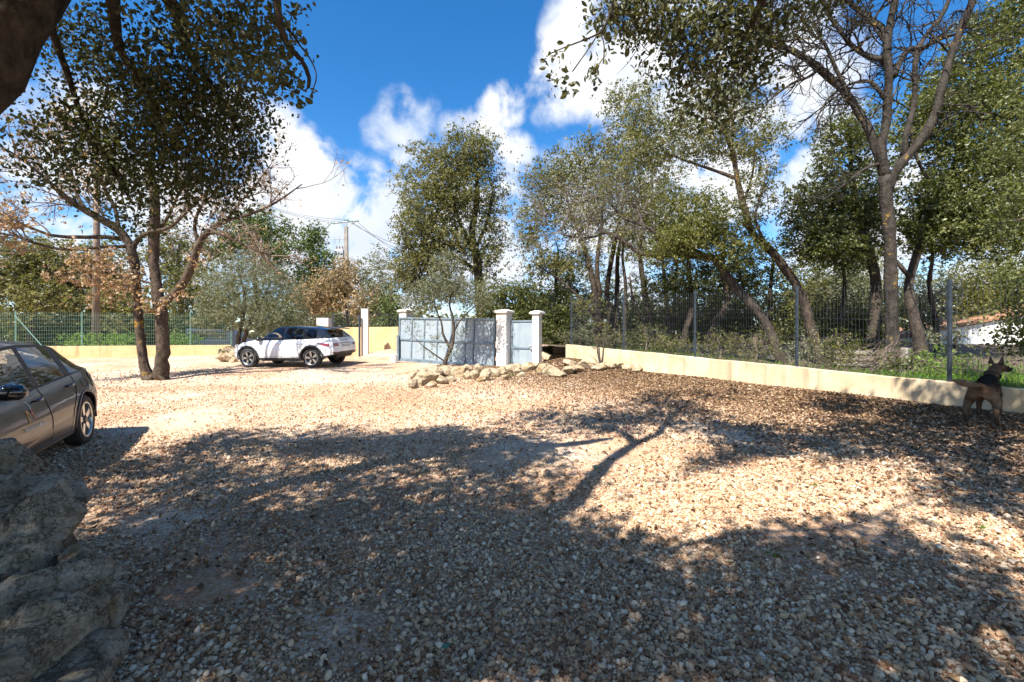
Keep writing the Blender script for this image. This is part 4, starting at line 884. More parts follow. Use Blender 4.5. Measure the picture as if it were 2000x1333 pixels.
t.connect(bk, .008, .008, .04); t.leaves(bk, 15, .42, .145, M['leaf_holm'], flat=.7, aspect=.6)
t.done(M['bark_dark'])

# --- big forked bare tree on the right
t = Tree('forked_bare_tree', 'big dark forked tree with bare lichened limbs behind the mesh fence on the right', 41); t.ends = []
Yk = 10.6; bz = P(1738, 718, Yk)
t.limb([(bz[0], bz[1], bz[2]-.3, .23), (*P(1740,700,Yk), .1620), (*P(1742,640,Yk), .1368), (*P(1741,560,Yk), .1296), (*P(1738,470,Yk), .1260), (*P(1732,400,Yk), .1296), (*P(1728,345,Yk), .1368)], 16)
K1 = t.limb_px([(1728,350,Yk,.1080),(1722,290,Yk-.1,.0900),(1732,230,Yk-.1,.0828),(1736,160,Yk-.2,.0792),(1733,90,Yk-.3,.0756),(1740,40,Yk-.3,.0720),(1750,-20,Yk-.4,.07),(1745,-120,Yk-.4,.04)])
K2 = t.limb_px([(1722,330,Yk,.0936),(1700,260,Yk+.1,.0864),(1680,225,Yk+.2,.0828),(1650,180,Yk+.3,.0864),(1600,135,Yk+.3,.0756),(1550,100,Yk+.2,.0648),(1500,85,Yk+.1,.0504),(1440,62,Yk,.0360),(1380,40,Yk-.2,.0216),(1320,30,Yk-.4,.0108)])
K3 = t.limb_px([(1735,375,Yk,.0936),(1752,330,Yk-.1,.0900),(1790,285,Yk-.2,.1008),(1822,235,Yk-.3,.0900),(1840,170,Yk-.4,.0792),(1860,100,Yk-.4,.0720),(1880,50,Yk-.5,.0648),(1905,-10,Yk-.6,.07),(1925,-90,Yk-.6,.04)])
K4 = t.limb_px([(1765,310,Yk-.1,.0720),(1770,260,Yk-.2,.0612),(1786,200,Yk-.2,.0540),(1788,120,Yk-.3,.0540),(1805,75,Yk-.3,.0468),(1840,30,Yk-.3,.0432),(1862,-20,Yk-.3,.05)])
K5 = t.limb_px([(1733,100,Yk-.3,.08),(1728,60,Yk-.2,.07),(1700,40,Yk,.065),(1665,10,Yk+.1,.055),(1620,-20,Yk+.2,.04)],8)
K6 = t.limb_px([(1745,150,Yk-.2,.07),(1770,100,Yk-.2,.06),(1800,95,Yk-.3,.055),(1840,75,Yk-.3,.04),(1875,65,Yk-.3,.03)],8)
K7 = t.limb_px([(1733,118,Yk-.2,.07),(1690,108,Yk,.055),(1660,85,Yk+.1,.05),(1640,60,Yk+.1,.04),(1610,20,Yk+.2,.025)],8)
K8 = t.limb_px([(1680,225,Yk+.2,.05),(1640,150,Yk+.2,.045),(1610,85,Yk+.2,.035),(1590,70,Yk+.2,.03),(1560,30,Yk+.1,.018)],8)
K9 = t.limb_px([(1600,135,Yk+.3,.045),(1580,150,Yk+.3,.035),(1545,165,Yk+.3,.03),(1500,200,Yk+.2,.018),(1480,240,Yk+.2,.01)],7)
K10 = t.limb_px([(1733,200,Yk-.1,.05),(1700,160,Yk-.1,.04),(1660,165,Yk,.03),(1620,190,Yk,.02),(1590,240,Yk,.01)],7)
K11 = t.limb_px([(1545,100,Yk+.2,.04),(1500,60,Yk,.035),(1460,20,Yk-.2,.02),(1420,-10,Yk-.3,.012)],7)
K12 = t.limb_px([(1720,320,Yk,.05),(1690,330,Yk-.3,.03),(1650,360,Yk-.5,.02),(1610,390,Yk-.7,.01)],6)
for L, nb, ln in ((K1,18,1.1),(K2,40,1.1),(K3,10,.9),(K4,16,.9),(K5,18,.9),(K6,14,.7),(K7,18,.9),(K8,18,.9),(K9,14,.8),(K10,16,.8),(K11,18,.9),(K12,8,.6)):
    for k in t.rng.integers(len(L)//4, len(L), nb):
        dd = L[min(k+1, len(L)-1), :3]-L[k-1, :3]; dd /= np.linalg.norm(dd)+1e-6; dd = dd*.6+t.rng.normal(size=3)*.7
        t.bare(L[k, :3], dd, ln*t.rng.uniform(.5, 1.1), min(L[k, 3]*.4, .018)+.006, 2, .65, .05, (2, 5), .2)
t.done(M['bark_grey'], M['bark_grey'])

# --- evergreen right edge and behind the forked tree
t = Tree('evergreen_oak', 'dense dark green evergreen oak filling the right edge behind the forked tree', 43)
t.limb_px([(1812,735,12.2,.1950),(1800,690,12.3,.1575),(1788,630,12.4,.1350),(1775,560,12.6,.1125),(1800,470,12.9,.0975),(1840,380,13.2,.0900),(1880,280,13.4,.0750),(1900,180,13.5,.0525),(1930,80,13.5,.0300)],12)
t.limb_px([(1840,380,13.2,.0600),(1800,330,13.0,.0450),(1780,260,12.9,.0338),(1790,190,12.8,.0188)],8)
t.limb_px([(1840,400,13.2,.0600),(1920,360,12.6,.0450),(1980,300,12.2,.0338),(2050,230,12.0,.0188)],8)
t.limb_px([(1775,540,12.6,.0600),(1720,480,12.8,.0450),(1650,440,12.9,.0375),(1580,420,13.0,.0225)],8)
cc = t.blobs_px([(1860,200,13.3,70,110,1.1,110),(1940,130,13.2,80,120,1.1,130),(1990,260,12.6,80,130,1.2,130),(1900,330,12.8,80,90,1.1,120),(1850,440,12.6,70,60,1.0,90),(1950,430,12.2,90,80,1.0,120),(1800,240,13.2,45,70,.8,50),(1810,400,13,50,60,.8,50),(1990,30,13,60,60,1,50)])
t.connect(cc, .007, .008); t.leaves(cc, 44, .20, .068, M['leaf_dark'], flat=.7, aspect=.6); t.done(M['bark_dark'])
t = Tree('evergreen_oak', 'dark green evergreen oak spreading low to the left of the forked tree', 44)
t.limb_px([(1700,722,13.4,.20),(1706,650,13.4,.16),(1712,560,13.5,.14),(1700,500,13.6,.12),(1680,430,13.6,.10),(1665,350,13.6,.07),(1660,270,13.6,.03)],10)
t.limb_px([(1700,500,13.6,.08),(1640,470,13.4,.06),(1580,450,13.3,.045),(1540,430,13.2,.025)],8)
cc = t.blobs_px([(1640,400,13.4,80,60,.9,110),(1590,460,13.2,60,45,.8,70),(1700,340,13.4,50,80,.9,66),(1640,490,13,80,35,.8,60),(1640,260,13.6,40,50,.7,32),(1570,400,13.4,35,40,.6,24),(1700,440,13.2,50,50,.8,50),(1610,330,13.5,30,40,.5,16),(1690,250,13.5,40,50,.6,24)])
t.connect(cc, .006, .008); t.leaves(cc, 40, .18, .066, M['leaf_dark'], flat=.65, aspect=.6); t.done(M['bark_dark'])
t = Tree('evergreen_oak', 'near evergreen oak branch of glossy dark leaves at the right edge beside the dog', 45)
t.limb([(10.0, 7.5, VZ(10.0,7.5)-.2, .2), (10.0, 7.5, 2.4, .16), (9.9, 7.6, 3.6, .13), (9.9, 7.8, 5.2, .08), (9.9, 8.0, 6.4, .04)], 10)
t.limb([(10.0, 7.5, 2.6, .05), (9.3, 7.6, 3.1, .03), (8.7, 7.7, 2.9, .018), (8.4, 7.75, 2.5, .008)], 7)
t.limb([(9.9, 7.6, 3.6, .04), (9.4, 8.0, 4.0, .025), (8.9, 8.3, 4.0, .01)], 7)
cc = t.blobs_px([(1995,600,7.7,42,60,.3,34),(1975,655,7.7,34,34,.25,18),(1985,540,7.9,40,40,.3,22),(1995,470,8.2,55,50,.4,34),(1960,440,8.5,40,30,.4,18),(2010,380,8.3,60,60,.5,34),(2040,640,7.6,40,80,.4,40),(2000,290,8.6,60,70,.5,34),(2020,180,8.6,50,80,.5,30)])
t.connect(cc, .005, .007, .02); t.leaves(cc, 30, .13, .055, M['leaf_dark'], fine=True, flat=.8, aspect=.62, droop=.3); t.done(M['bark_dark'])

# --- leaning trunks behind the fence, centre right
t = Tree('leaning_oak', 'slender oak leaning left with yellow lichen on its trunk behind the fence', 51)
t.limb_px([(1612,738,13.2,.1804),(1602,700,13.2,.1476),(1583,640,13.3,.1353),(1570,590,13.4,.1271),(1545,540,13.5,.1230),(1505,490,13.7,.1148),(1470,455,13.9,.1066),(1452,400,14.1,.0943),(1440,350,14.2,.0820),(1428,285,14.3,.0738),(1405,245,14.4,.0574),(1380,210,14.5,.0328)],12)
t.limb_px([(1440,350,14.2,.0574),(1400,335,14.4,.0492),(1350,318,14.7,.0369),(1300,300,15,.0164)],8)
t.limb_px([(1428,290,14.3,.0492),(1432,240,14.3,.0410),(1415,190,14.3,.0246),(1425,140,14.4,.0123)],8)
t.limb_px([(1505,490,13.7,.0492),(1475,430,13.5,.0369),(1490,370,13.5,.0246),(1500,320,13.6,.0123)],8)
t.limb_px([(1452,400,14.1,.0410),(1470,340,14.2,.0328),(1475,280,14.2,.0164)],7)
cc = t.blobs_px([(1370,240,14.6,100,70,1.2,92),(1300,290,15,80,60,1.2,58),(1440,200,14.6,70,60,1.0,54),(1420,290,14.4,70,40,.8,36),(1250,220,15.2,60,60,1.0,44),(1480,300,14.2,50,50,.8,32),(1470,390,13.8,40,60,.7,34),(1230,320,15.2,50,50,.8,26),(1520,250,14.4,30,40,.6,12)])
t.connect(cc, .007, .008); t.leaves(cc, 34, .20, .062, M['leaf_holm'], flat=.7, aspect=.55); t.done(M['bark_lichen'])
t = Tree('arching_oak', 'oak with dark trunk arching far to the left over the fence', 52); t.ends = []
t.limb_px([(1540,738,13.8,.1848),(1522,700,13.8,.1512),(1500,640,13.9,.1386),(1462,590,14.0,.1302),(1430,555,14.1,.1260),(1405,515,14.2,.1134),(1385,502,14.3,.1008),(1330,500,14.6,.0840),(1290,498,14.9,.0756),(1250,495,15.2,.0714),(1215,468,15.4,.0630),(1185,455,15.6,.0504),(1150,465,15.8,.0378),(1100,460,16,.0210)],12)
A2 = t.limb_px([(1290,462,15,.0588),(1265,445,15.1,.0546),(1240,435,15.2,.0504),(1215,425,15.3,.0420),(1190,395,15.5,.0336),(1160,385,15.6,.0252),(1130,400,15.8,.0126)],8)
t.limb_px([(1405,515,14.2,.0588),(1360,490,14.5,.0588),(1320,472,14.8,.0588),(1290,462,15,.0588)],8)
A3 = t.limb_px([(1245,436,15.2,.0378),(1250,415,15.2,.0336),(1235,395,15.2,.0252),(1255,360,15.3,.0168)],7)
cc = t.blobs_px([(1340,470,14.2,60,30,.6,60),(1400,450,13.9,60,50,.7,72),(1300,495,14.4,40,22,.5,26),(1440,490,13.6,50,35,.6,44),(1380,400,14.2,50,40,.6,36)])
t.connect(cc, .006, .007); t.leaves(cc, 38, .18, .058, M['leaf_yellow'], flat=.65, aspect=.6)
for L, nb in ((np.array([n_ for n_ in A2]), 34), (A3, 10)):
    for k in t.rng.integers(2, len(L), nb): t.bare(L[k, :3], t.rng.normal(size=3)*.6+(-.6,.1,.5), t.rng.uniform(.7, 1.3), .014, 2, .65, .1, (3, 5))
tl = np.array([P(a, b, 15.7) for a, b in ((1150,465),(1120,470),(1180,455),(1090,455),(1070,440))])
for q in tl:
    for _ in range(6): t.bare(q, t.rng.normal(size=3)*.6+(-.4,0,.6), t.rng.uniform(.8, 1.5), .014, 2, .6, .1, (3, 5))
e = np.array(t.ends); t.leaves(e[::4], 5, .12, .05, M['leaf_holm'], flat=.8)
t.done(M['bark_oak'], M['twig_grey'])

# --- group of holm oaks in the middle ground
t = Tree('centre_holm_oak', 'tall free-standing holm oak rising behind the sliding gate', 61)
t.limb_px([(945,690,22.5,.30),(938,600,22.5,.24),(935,540,22.5,.22),(930,500,22.5,.20),(922,450,22.5,.17),(932,390,22.4,.13),(930,330,22.4,.09),(925,280,22.4,.04)],10)
t.limb_px([(930,500,22.5,.12),(900,440,22.4,.10),(880,380,22.3,.07),(870,310,22.3,.03)],8); t.limb_px([(935,530,22.5,.10),(870,490,22.2,.08),(830,450,22,.05),(800,420,22,.03)],8); t.limb_px([(932,480,22.5,.09),(955,420,22.6,.07),(965,350,22.7,.03)],8)
cc = t.blobs_px([(890,315,22.3,70,55,1.5,130),(930,300,22.3,50,45,1.3,70),(850,380,22,75,60,1.6,150),(905,400,22.2,75,70,1.6,120),(960,400,22.6,32,90,1.2,60),(820,450,21.8,55,65,1.5,120),(870,480,22,60,60,1.5,110),(815,520,21.8,50,50,1.4,90),(940,500,22.2,50,60,1.2,60),(870,550,22,60,40,1.3,60),(975,480,22.6,22,50,.8,18),(795,345,22,22,20,.4,8),(800,560,22,40,40,1,36),(805,300,22,24,18,.4,5)],2.0)
t.connect(cc, .010, .009); t.leaves(cc, 30, .24, .085, M['leaf_holm'], flat=.8, aspect=.6); t.done(M['bark_dark'])
def clump(label, seed, trunks, blobs, mat, per=30, spread=.24, size=.085, name='holm_oak', bark='bark_dark', frac=2.1, group=None, flat=.75, aspect=.6, up=.5):
    t = Tree(name, label, seed, group=group)
    for tr in trunks: t.limb_px(tr, 8)
    cc = t.blobs_px(blobs, frac); t.connect(cc, .008, .009); t.twigs(cc[::2], 2, spread*1.7, .005 if np.mean(cc[:, 1]) < 26 else .008); t.leaves(cc, per, spread, size, mat, flat=flat, aspect=aspect, up=up); return t.done(M[bark])
clump('rounded holm oak with several stems just right of the pedestrian gate', 62,
      [[(1168,720,18.2,.17),(1166,640,18.3,.14),(1160,560,18.4,.12),(1140,480,18.6,.09),(1110,400,18.8,.05),(1100,330,19,.02)],[(1168,700,18.2,.12),(1172,600,18.2,.11),(1166,520,18.3,.09),(1175,440,18.4,.06),(1180,360,18.6,.03)],[(1165,620,18.3,.09),(1130,580,18.4,.07),(1090,545,18.6,.05),(1050,520,18.8,.02)]],
      [(1100,340,19,60,55,1.3,80),(1060,380,19,50,55,1.2,60),(1035,450,18.8,35,60,1.0,44),(1120,430,19,70,60,1.3,80),(1150,300,19,40,40,1,32),(1180,380,18.8,60,60,1.2,70),(1060,520,18.8,45,40,1,40),(1130,500,19.2,60,40,1.2,40)], M['leaf_holm'], 27, .22, .075)
clump('taller holm oak with forked stems behind the second bay of the mesh fence', 63,
      [[(1195,720,20,.17),(1196,640,20,.15),(1185,570,20.1,.12),(1200,480,20.3,.10),(1220,380,20.5,.07),(1230,300,20.7,.03)],[(1198,660,20,.11),(1205,570,20.1,.10),(1210,480,20.2,.08),(1250,380,20.3,.04)]],
      [(1230,260,20.8,60,60,1.5,70),(1200,320,20.5,60,50,1.4,60),(1270,340,20.6,70,60,1.4,70),(1210,200,20.8,34,34,.8,20),(1300,400,20.6,60,50,1.2,50),(1240,420,20.4,60,50,1.2,44)], M['leaf_holm'], 27, .24, .08)
clump('holm oak with one mossy leaning stem behind the third bay of the mesh fence', 64,
      [[(1275,720,18.4,.15),(1270,640,18.4,.13),(1258,560,18.4,.11),(1250,490,18.5,.08),(1260,420,18.6,.04)],[(1272,650,18.4,.08),(1240,600,18.2,.06),(1230,540,18.2,.03)]],
      [(1270,400,18.8,60,50,1.1,50),(1310,440,18.6,60,50,1.1,50),(1240,470,18.6,50,40,1,30)], M['leaf_yellow'], 25, .22, .075)
clump('dark holm oak with crooked trunk behind the pallets', 65,
      [[(1372,740,16.8,.2),(1378,690,16.8,.16),(1395,640,16.9,.14),(1420,590,17,.12),(1410,520,17.2,.1),(1420,440,17.4,.06)],[(1340,735,17.4,.15),(1336,660,17.4,.13),(1352,600,17.5,.11),(1345,520,17.6,.08),(1350,440,17.8,.04)]],
      [(1380,540,17.4,80,40,1,70),(1450,560,17.2,60,50,1,60),(1310,560,17.6,60,50,1,60),(1340,440,18,60,50,1,40)], M['leaf_dark'], 28, .22, .075)
# shrubs and hedge masses behind the fences, each its own plant
SHRUBS = [('dense laurel-green shrub behind the pedestrian gate',1020,600,20.5,60,60,M['leaf_dark'],150),('dark shrub to the right of the small white pillar',1090,620,19.5,50,60,M['leaf_dark'],110),
  ('grey-green shrub at the foot of the rounded holm oak',1145,640,19.8,45,50,M['leaf_olive'],70),('dark shrub behind the second and third mesh fence posts',1250,640,21,70,60,M['leaf_dark'],120),('shadowy shrub behind the pallets',1400,630,20,80,55,M['leaf_dark'],130),
  ('yellow-green shrub between the leaning trunks',1540,620,17.5,60,60,M['leaf_yellow'],90),('pale twiggy shrub left of the forked tree',1650,600,18,70,75,M['leaf_olive'],110),('dark shrub against the foot of the forked tree',1690,640,14.2,40,50,M['leaf_dark'],60),
  ('light green shrub in front of the house roof',1900,560,21,90,60,M['leaf_yellow'],120),('sunlit shrub above the house gable at the right edge',1970,545,22,80,55,M['leaf_yellow'],90),('thin pale shrub in front of the white house',1850,665,13.0,34,45,M['leaf_olive'],9),
  ('dark green shrub left of the slender white pillar top',960,590,20.8,40,50,M['leaf_dark'],70),('dark shrub between the leaning trunk and the forked tree',1610,560,19,60,60,M['leaf_dark'],80),('tall dark hedge shrub behind the far mesh fence bay',1120,560,23,80,70,M['leaf_holm'],110),
  ('sunlit olive-green shrub behind the third mesh fence post',1330,600,21,80,70,M['leaf_holm'],130),('sunlit olive-green shrub above the pallets',1440,585,19.5,70,70,M['leaf_yellow'],110),('olive-green shrub behind the fourth mesh fence post',1570,590,18.5,60,70,M['leaf_holm'],100),
  ('yellowish shrub directly left of the forked tree trunk',1690,560,19.5,55,70,M['leaf_yellow'],90),('grey-green shrub right of the forked tree trunk',1800,580,19,50,60,M['leaf_olive'],80),('olive-green shrub behind the second mesh fence post',1210,585,24,70,70,M['leaf_holm'],100)]
for k, (lab, px, py, Y, rx, ry, mt, n) in enumerate(SHRUBS):
    b = P(px, 720, Y); clump(lab, 100+k, [[(px,725,Y,.06),(px+4,660,Y,.05),(px-5,py,Y,.03)],[(px+6,725,Y,.05),(px+20,650,Y,.035),(px+25,py,Y,.02)]], [(px,py,Y,rx,ry,1.1,n),(px,py+35,Y-.2,rx*1.05,40,1.1,n//2)], mt, 30, .22, .075, 'shrub', group='shrubs behind the fences')
for k, (px, px2, top, Y, r_, lab) in enumerate(((1100,1085,470,21,.08,'thin dark trunk right of the slender white pillar'),(1230,1222,430,19.5,.09,'thin dark trunk between the second and third fence posts'),(1300,1318,450,18.8,.08,'thin trunk leaning right before the third fence post'),(1325,1300,420,19.6,.10,'thin trunk leaning left behind the third fence post'),(1480,1505,480,17.2,.08,'thin trunk between the two leaning oaks'),(1640,1650,450,15.5,.07,'thin trunk left of the forked tree'),(1830,1815,420,15.5,.08,'thin trunk right of the forked tree'))):
    t = Tree('slender_tree', lab, 170+k, group='slender trees behind the mesh fence'); mx_ = (px+px2)/2+6*(-1)**k
    t.limb_px([(px,722,Y,r_*1.2),(mx_,640,Y,r_),(px2,560,Y,r_*.85),(px2+6*(-1)**k,500,Y,r_*.6),(px2,top,Y,r_*.25)],7)
    cc = t.blobs_px([(px2,top+25,Y,45,40,.8,34),(px2+20,top+60,Y,40,30,.7,18)]); t.connect(cc, .006, .008); t.leaves(cc, 26, .2, .07, M['leaf_holm'] if k % 2 else M['leaf_yellow'], flat=.75); t.done(M['bark_oak'])
# background trees left and centre
BG = [('dense olive-green holm oak at the far left behind the green fence',70,[(20,530,31,90,70,2.2,210),(110,530,31,80,75,2.2,190),(60,590,30,110,45,2,130)],M['leaf_holm'],.12,60),
  ('second holm oak behind the wooden pole',71,[(200,540,33,60,75,2,150),(230,600,31,60,50,1.8,100)],M['leaf_holm'],.12,205),
  ('mid-green oak seen between the stems of the bare oak',72,[(340,500,34,60,70,2,130),(370,570,32,60,60,1.8,120)],M['leaf_holm'],.12,350),
  ('broad pine with brownish crown behind the olive tree',73,[(500,450,38,70,45,2,150),(540,500,37,50,60,1.8,100),(440,490,38,50,40,1.6,70)],M['leaf_pine'],.13,500),
  ('bright green pine left of the power pole',74,[(608,470,40,22,34,1,50),(625,520,39,34,40,1.3,70),(600,560,38,50,40,1.5,80),(640,580,38,34,34,1,50)],M['leaf_pine'],.13,612),
  ('rust-leaved oak below the power pole',75,[(665,560,30,45,42,1.4,95),(620,590,28.5,50,34,1.3,80),(720,600,28,34,40,1,60),(672,530,31,26,26,.8,30)],M['leaf_rust'],.10,675),
  ('thin grey-green tree between the power pole and the centre holm oak',76,[(725,550,30,40,45,1.2,50),(750,590,28,28,50,1,60),(740,510,30,26,30,.8,14)],M['leaf_olive'],.09,735),
  ('low green bush at the end of the ochre wall',77,[(765,610,24,24,42,.8,50),(750,640,24,30,24,.7,26)],M['leaf_pine'],.09,765)]
for lab, sd, bl, mt, sz, tx in BG:
    Y = bl[0][2]; clump(lab, sd, [[(tx,690,Y,.28),(tx+4,620,Y,.22),(tx-3,540,Y,.16),(tx,480,Y,.06)] if bl[0][1] < 545 else [(tx,690,Y,.12),(tx+4,630,Y,.10),(tx-3,570,Y,.05)]], bl, mt, 26, .34, sz, 'background_tree', group='trees beyond the left and far boundary')
for k, (px, w, lab) in enumerate(((-30,70,'dark hedge bush at the left edge behind the green fence'),(80,60,'dark hedge bush behind the slanting fence brace'),(180,60,'dark hedge bush behind the wooden pole'),(290,60,'dark hedge bush behind the stems of the bare oak'),(390,50,'dark hedge bush left of the olive tree'),(560,50,'dark hedge bush behind the roof of the white car'),(660,50,'dark hedge bush behind the white block pillar'))):
    clump(lab, 140+k, [[(px,690,33,.10),(px+3,660,33,.08),(px-3,640,33,.04)]], [(px,645,33,w,34,1.3,150)], M['leaf_dark'], 22, .34, .13, 'hedge_bush', group='hedge bushes behind the far boundary')
# olive tree behind the white car
t = Tree('olive_tree', 'spreading grey-green olive tree behind the bonnet of the white car', 80); t.ends = []
t.limb_px([(462,702,20.6,.12),(466,660,20.6,.10),(472,630,20.6,.085),(478,590,20.6,.06),(470,540,20.6,.03)],8); t.limb_px([(466,702,20.6,.12),(478,660,20.4,.09),(488,630,20.4,.08),(510,590,20.4,.05),(530,550,20.4,.02)],8)
t.limb_px([(545,660,20.8,.06),(548,625,20.8,.05),(552,590,20.8,.03)],6)
cc = t.blobs_px([(430,570,20.6,50,50,1.2,90),(490,550,20.6,70,55,1.4,140),(550,580,20.6,55,55,1.3,110),(420,620,20.3,45,30,1,70),(500,610,20.3,70,40,1.2,110),(575,625,20.6,30,30,1,40),(470,520,21,50,34,1,50),(540,640,20.8,34,20,.8,26)])
t.connect(cc, .006, .007); t.leaves(cc, 34, .17, .075, M['leaf_olive'], flat=.8, aspect=.26, up=.2); t.done(M['bark_oak'])
# airy wild olive in front of the sliding gate
t = Tree('wild_olive_shrub', 'airy wild olive with crooked stems growing in front of the sliding gate', 81)
Yk = 16.0; b0 = GP(866, 722)
t.limb([(*b0, .10), (*P(872,700,Yk), .075), (*P(882,678,Yk), .065), (*P(886,650,Yk), .055), (*P(884,620,Yk), .045), (*P(878,590,Yk), .03), (*P(890,555,Yk), .015)],8)
t.limb_px([(880,682,Yk,.05),(866,655,Yk,.04),(862,630,Yk,.03),(850,600,Yk,.02),(845,560,Yk,.01)],7); t.limb_px([(868,706,Yk,.03),(845,690,Yk-.1,.025),(825,675,Yk-.2,.018),(805,655,Yk-.3,.008)],6); t.limb_px([(886,650,Yk,.03),(900,625,Yk,.025),(925,600,Yk,.018),(945,575,Yk,.008)],6)
cc = t.blobs_px([(850,570,Yk,60,34,.6,64),(905,568,Yk,60,34,.6,64),(870,535,Yk,48,30,.5,46),(938,590,Yk,34,20,.4,22),(818,595,Yk,34,22,.4,22),(875,505,Yk,26,22,.3,14)])
lo = t.blobs_px([(825,640,Yk-.2,34,30,.3,15),(850,665,Yk-.3,30,26,.3,12),(890,680,Yk-.2,18,24,.2,7),(795,620,Yk,20,24,.3,8),(840,700,Yk-.2,16,12,.2,4),(905,640,Yk-.1,14,20,.2,4)])
t.connect(np.concatenate([cc, lo]), .004, .006); t.leaves(cc, 28, .14, .062, M['leaf_olive'], flat=.8, aspect=.32, up=.2); t.leaves(lo, 12, .11, .05, M['leaf_olive'], flat=.8, aspect=.3, up=.2); t.twigs(np.concatenate([cc[::2], lo]), 3, .22, .003)
t.done(M['bark_oak'])
# small two-stemmed sapling in front of the cream wall
t = Tree('sapling', 'small two-stemmed sapling growing through rocks in front of the cream wall', 82); b0 = GP(1174, 716); Yk = b0[1]
t.limb([(*b0, .035), (*P(1168,690,Yk), .028), (*P(1165,660,Yk), .024), (*P(1150,645,Yk), .016), (*P(1140,625,Yk), .008)],6); t.limb([(*b0, .03), (*P(1178,690,Yk), .025), (*P(1180,660,Yk), .02), (*P(1186,640,Yk), .012), (*P(1190,610,Yk), .006)],6); t.limb([(*b0, .014), (*P(1160,700,Yk), .01), (*P(1150,692,Yk), .005)],5)
cc = t.blobs_px([(1150,595,Yk,30,20,.4,24),(1180,640,Yk,22,16,.3,12),(1130,600,Yk,20,14,.3,8)]); t.connect(cc, .003, .005); t.leaves(cc, 6, .14, .05, M['leaf_yellow'], flat=.7); t.twigs(cc, 3, .25, .004); t.done(M['bark_oak'])
for k, (px, off_, w, h, mt, lab) in enumerate(((1130,1.2,.7,.8,'leaf_olive','low grey-green bush just behind the first bay of the mesh fence'),(1190,.9,.6,.7,'leaf_holm','low bush behind the fence beside the sapling'),(1260,1.4,.9,1.0,'leaf_dark','low dark bush behind the middle of the second bay'),(1310,.8,.5,.6,'leaf_yellow','low yellow-green bush left of the third fence post'),(1405,1.6,.7,.8,'leaf_yellow','low yellow-green bush right of the third fence post'),(1475,1.9,.7,.9,'leaf_holm','low bush at the foot of the arching oak'),(1575,1.7,.6,1.0,'leaf_olive','low grey-green bush right of the fourth fence post'),(1640,1.5,.55,.9,'leaf_yellow','low yellow-green bush between the leaning oak and the forked tree'),(1830,2.6,.5,.6,'leaf_fresh','low fresh green bush right of the forked tree'))):
    u = (px-CX)/F_PX; q = (WALL_A[0]+WALL_N[0]*off_-u*(WALL_A[1]+WALL_N[1]*off_))/(u*WALL_D[1]-WALL_D[0]); c = WALL_A+WALL_D*q+WALL_N*off_; z0 = VZ(*c)
    t = Tree('low_bush', lab, 330+k, 'bush', 'low bushes just behind the mesh fence'); t.limb([(c[0], c[1], z0-.05, .03), (c[0]+.05, c[1], z0+h*.4, .02), (c[0]-.05, c[1], z0+h*.8, .01)], 5)
    dd = t.rng.normal(size=(46, 3)); dd /= np.linalg.norm(dd, axis=1)[:, None]; cc = np.array([c[0], c[1], z0+h*.5])+dd*(t.rng.random(46)**.5)[:, None]*np.array([w, w*.7, h*.5]); t.connect(cc, .004, .006); t.twigs(cc, 2, .22, .004, .6); t.leaves(cc, 14, .13, .05, M[mt], flat=.9, aspect=.45); t.done(M['twig'])
# low green plants along the left fence, grass and ivy on the right
def low_plants(name, label, cat, seed, boxes, size, mat, blades=False, kind=None, aspect=.3):
    rng = np.random.default_rng(seed); Vs, Qs, Ts, n0 = [], [], [], 0
    for px, py, Y, rx, ry, dz, n in boxes:
        c = P(px, py, Y); cen = c + rng.uniform(-1, 1, (n, 3))*np.array([rx*Y/F_PX, dz, ry*Y/F_PX])
        V, Q, T = leaf_cloud(cen, 8, .09, size, rng, flat=.9, aspect=aspect, up=0 if blades else .3, droop=-1.2 if blades else 0); Vs.append(V); Qs.append(Q+n0); Ts.append(T); n0 += len(V)
    return tag(link(name, data_mesh(name, np.concatenate(Vs), [np.concatenate(Qs)], False, {'tint': np.concatenate(Ts)}), mat), label, cat, kind=kind)
for k, (px, w, lab) in enumerate(((150,24,'leftmost low green bush behind the left mesh fence'),(205,30,'low green bush behind the fence under the wooden pole'),(240,24,'low green bush behind the fence left of the bare oak'),(335,18,'low green bush behind the fence right of the bare oak'),(372,14,'small green bush at the right end of the left fence'))):
    low_plants('low_bush', lab, 'bush', 300+k, [(px,666,26.5,w,12,.5,130)], .10, M['leaf_fresh'], aspect=.45)
# grass: blades on the verge beyond the right fence
rng = np.random.default_rng(9); n = 26000; al = rng.uniform(-1, 13.5, n); off = .25+rng.gamma(2.0, 1.3, n); gx = WALL_A[0]+al*WALL_D[0]+off*WALL_N[0]; gy = WALL_A[1]+al*WALL_D[1]+off*WALL_N[1]
den = np.where(al > 8.4, 1.0, .12)*np.where((al > 8.7) & (off > 1.4), 1, .55); kp = (rng.random(n) < den); gx, gy = gx[kp], gy[kp]; n = len(gx); hh = rng.uniform(.06, .2, n); gz = verge_z(gx, gy); dx = rng.normal(0, .35, (n, 2))*hh[:, None]; an = rng.uniform(0, 6.28, n); wx, wy = .008*np.cos(an), .008*np.sin(an)
V = np.stack([np.stack([gx-wx, gy-wy, gz-.01], -1), np.stack([gx+wx, gy+wy, gz-.01], -1), np.stack([gx+wx*.6+dx[:, 0]*.5, gy+wy*.6+dx[:, 1]*.5, gz+hh*.6], -1), np.stack([gx+dx[:, 0], gy+dx[:, 1], gz+hh], -1)], 1).reshape(-1, 3)
tag(link('grass', data_mesh('grass', V, [np.arange(n)[:, None]*4+np.arange(4)[None]], False, {'tint': np.repeat(rng.random(n), 4)}), M['grass']), 'bright green grass beyond the mesh fence on the right', 'grass', kind='stuff')
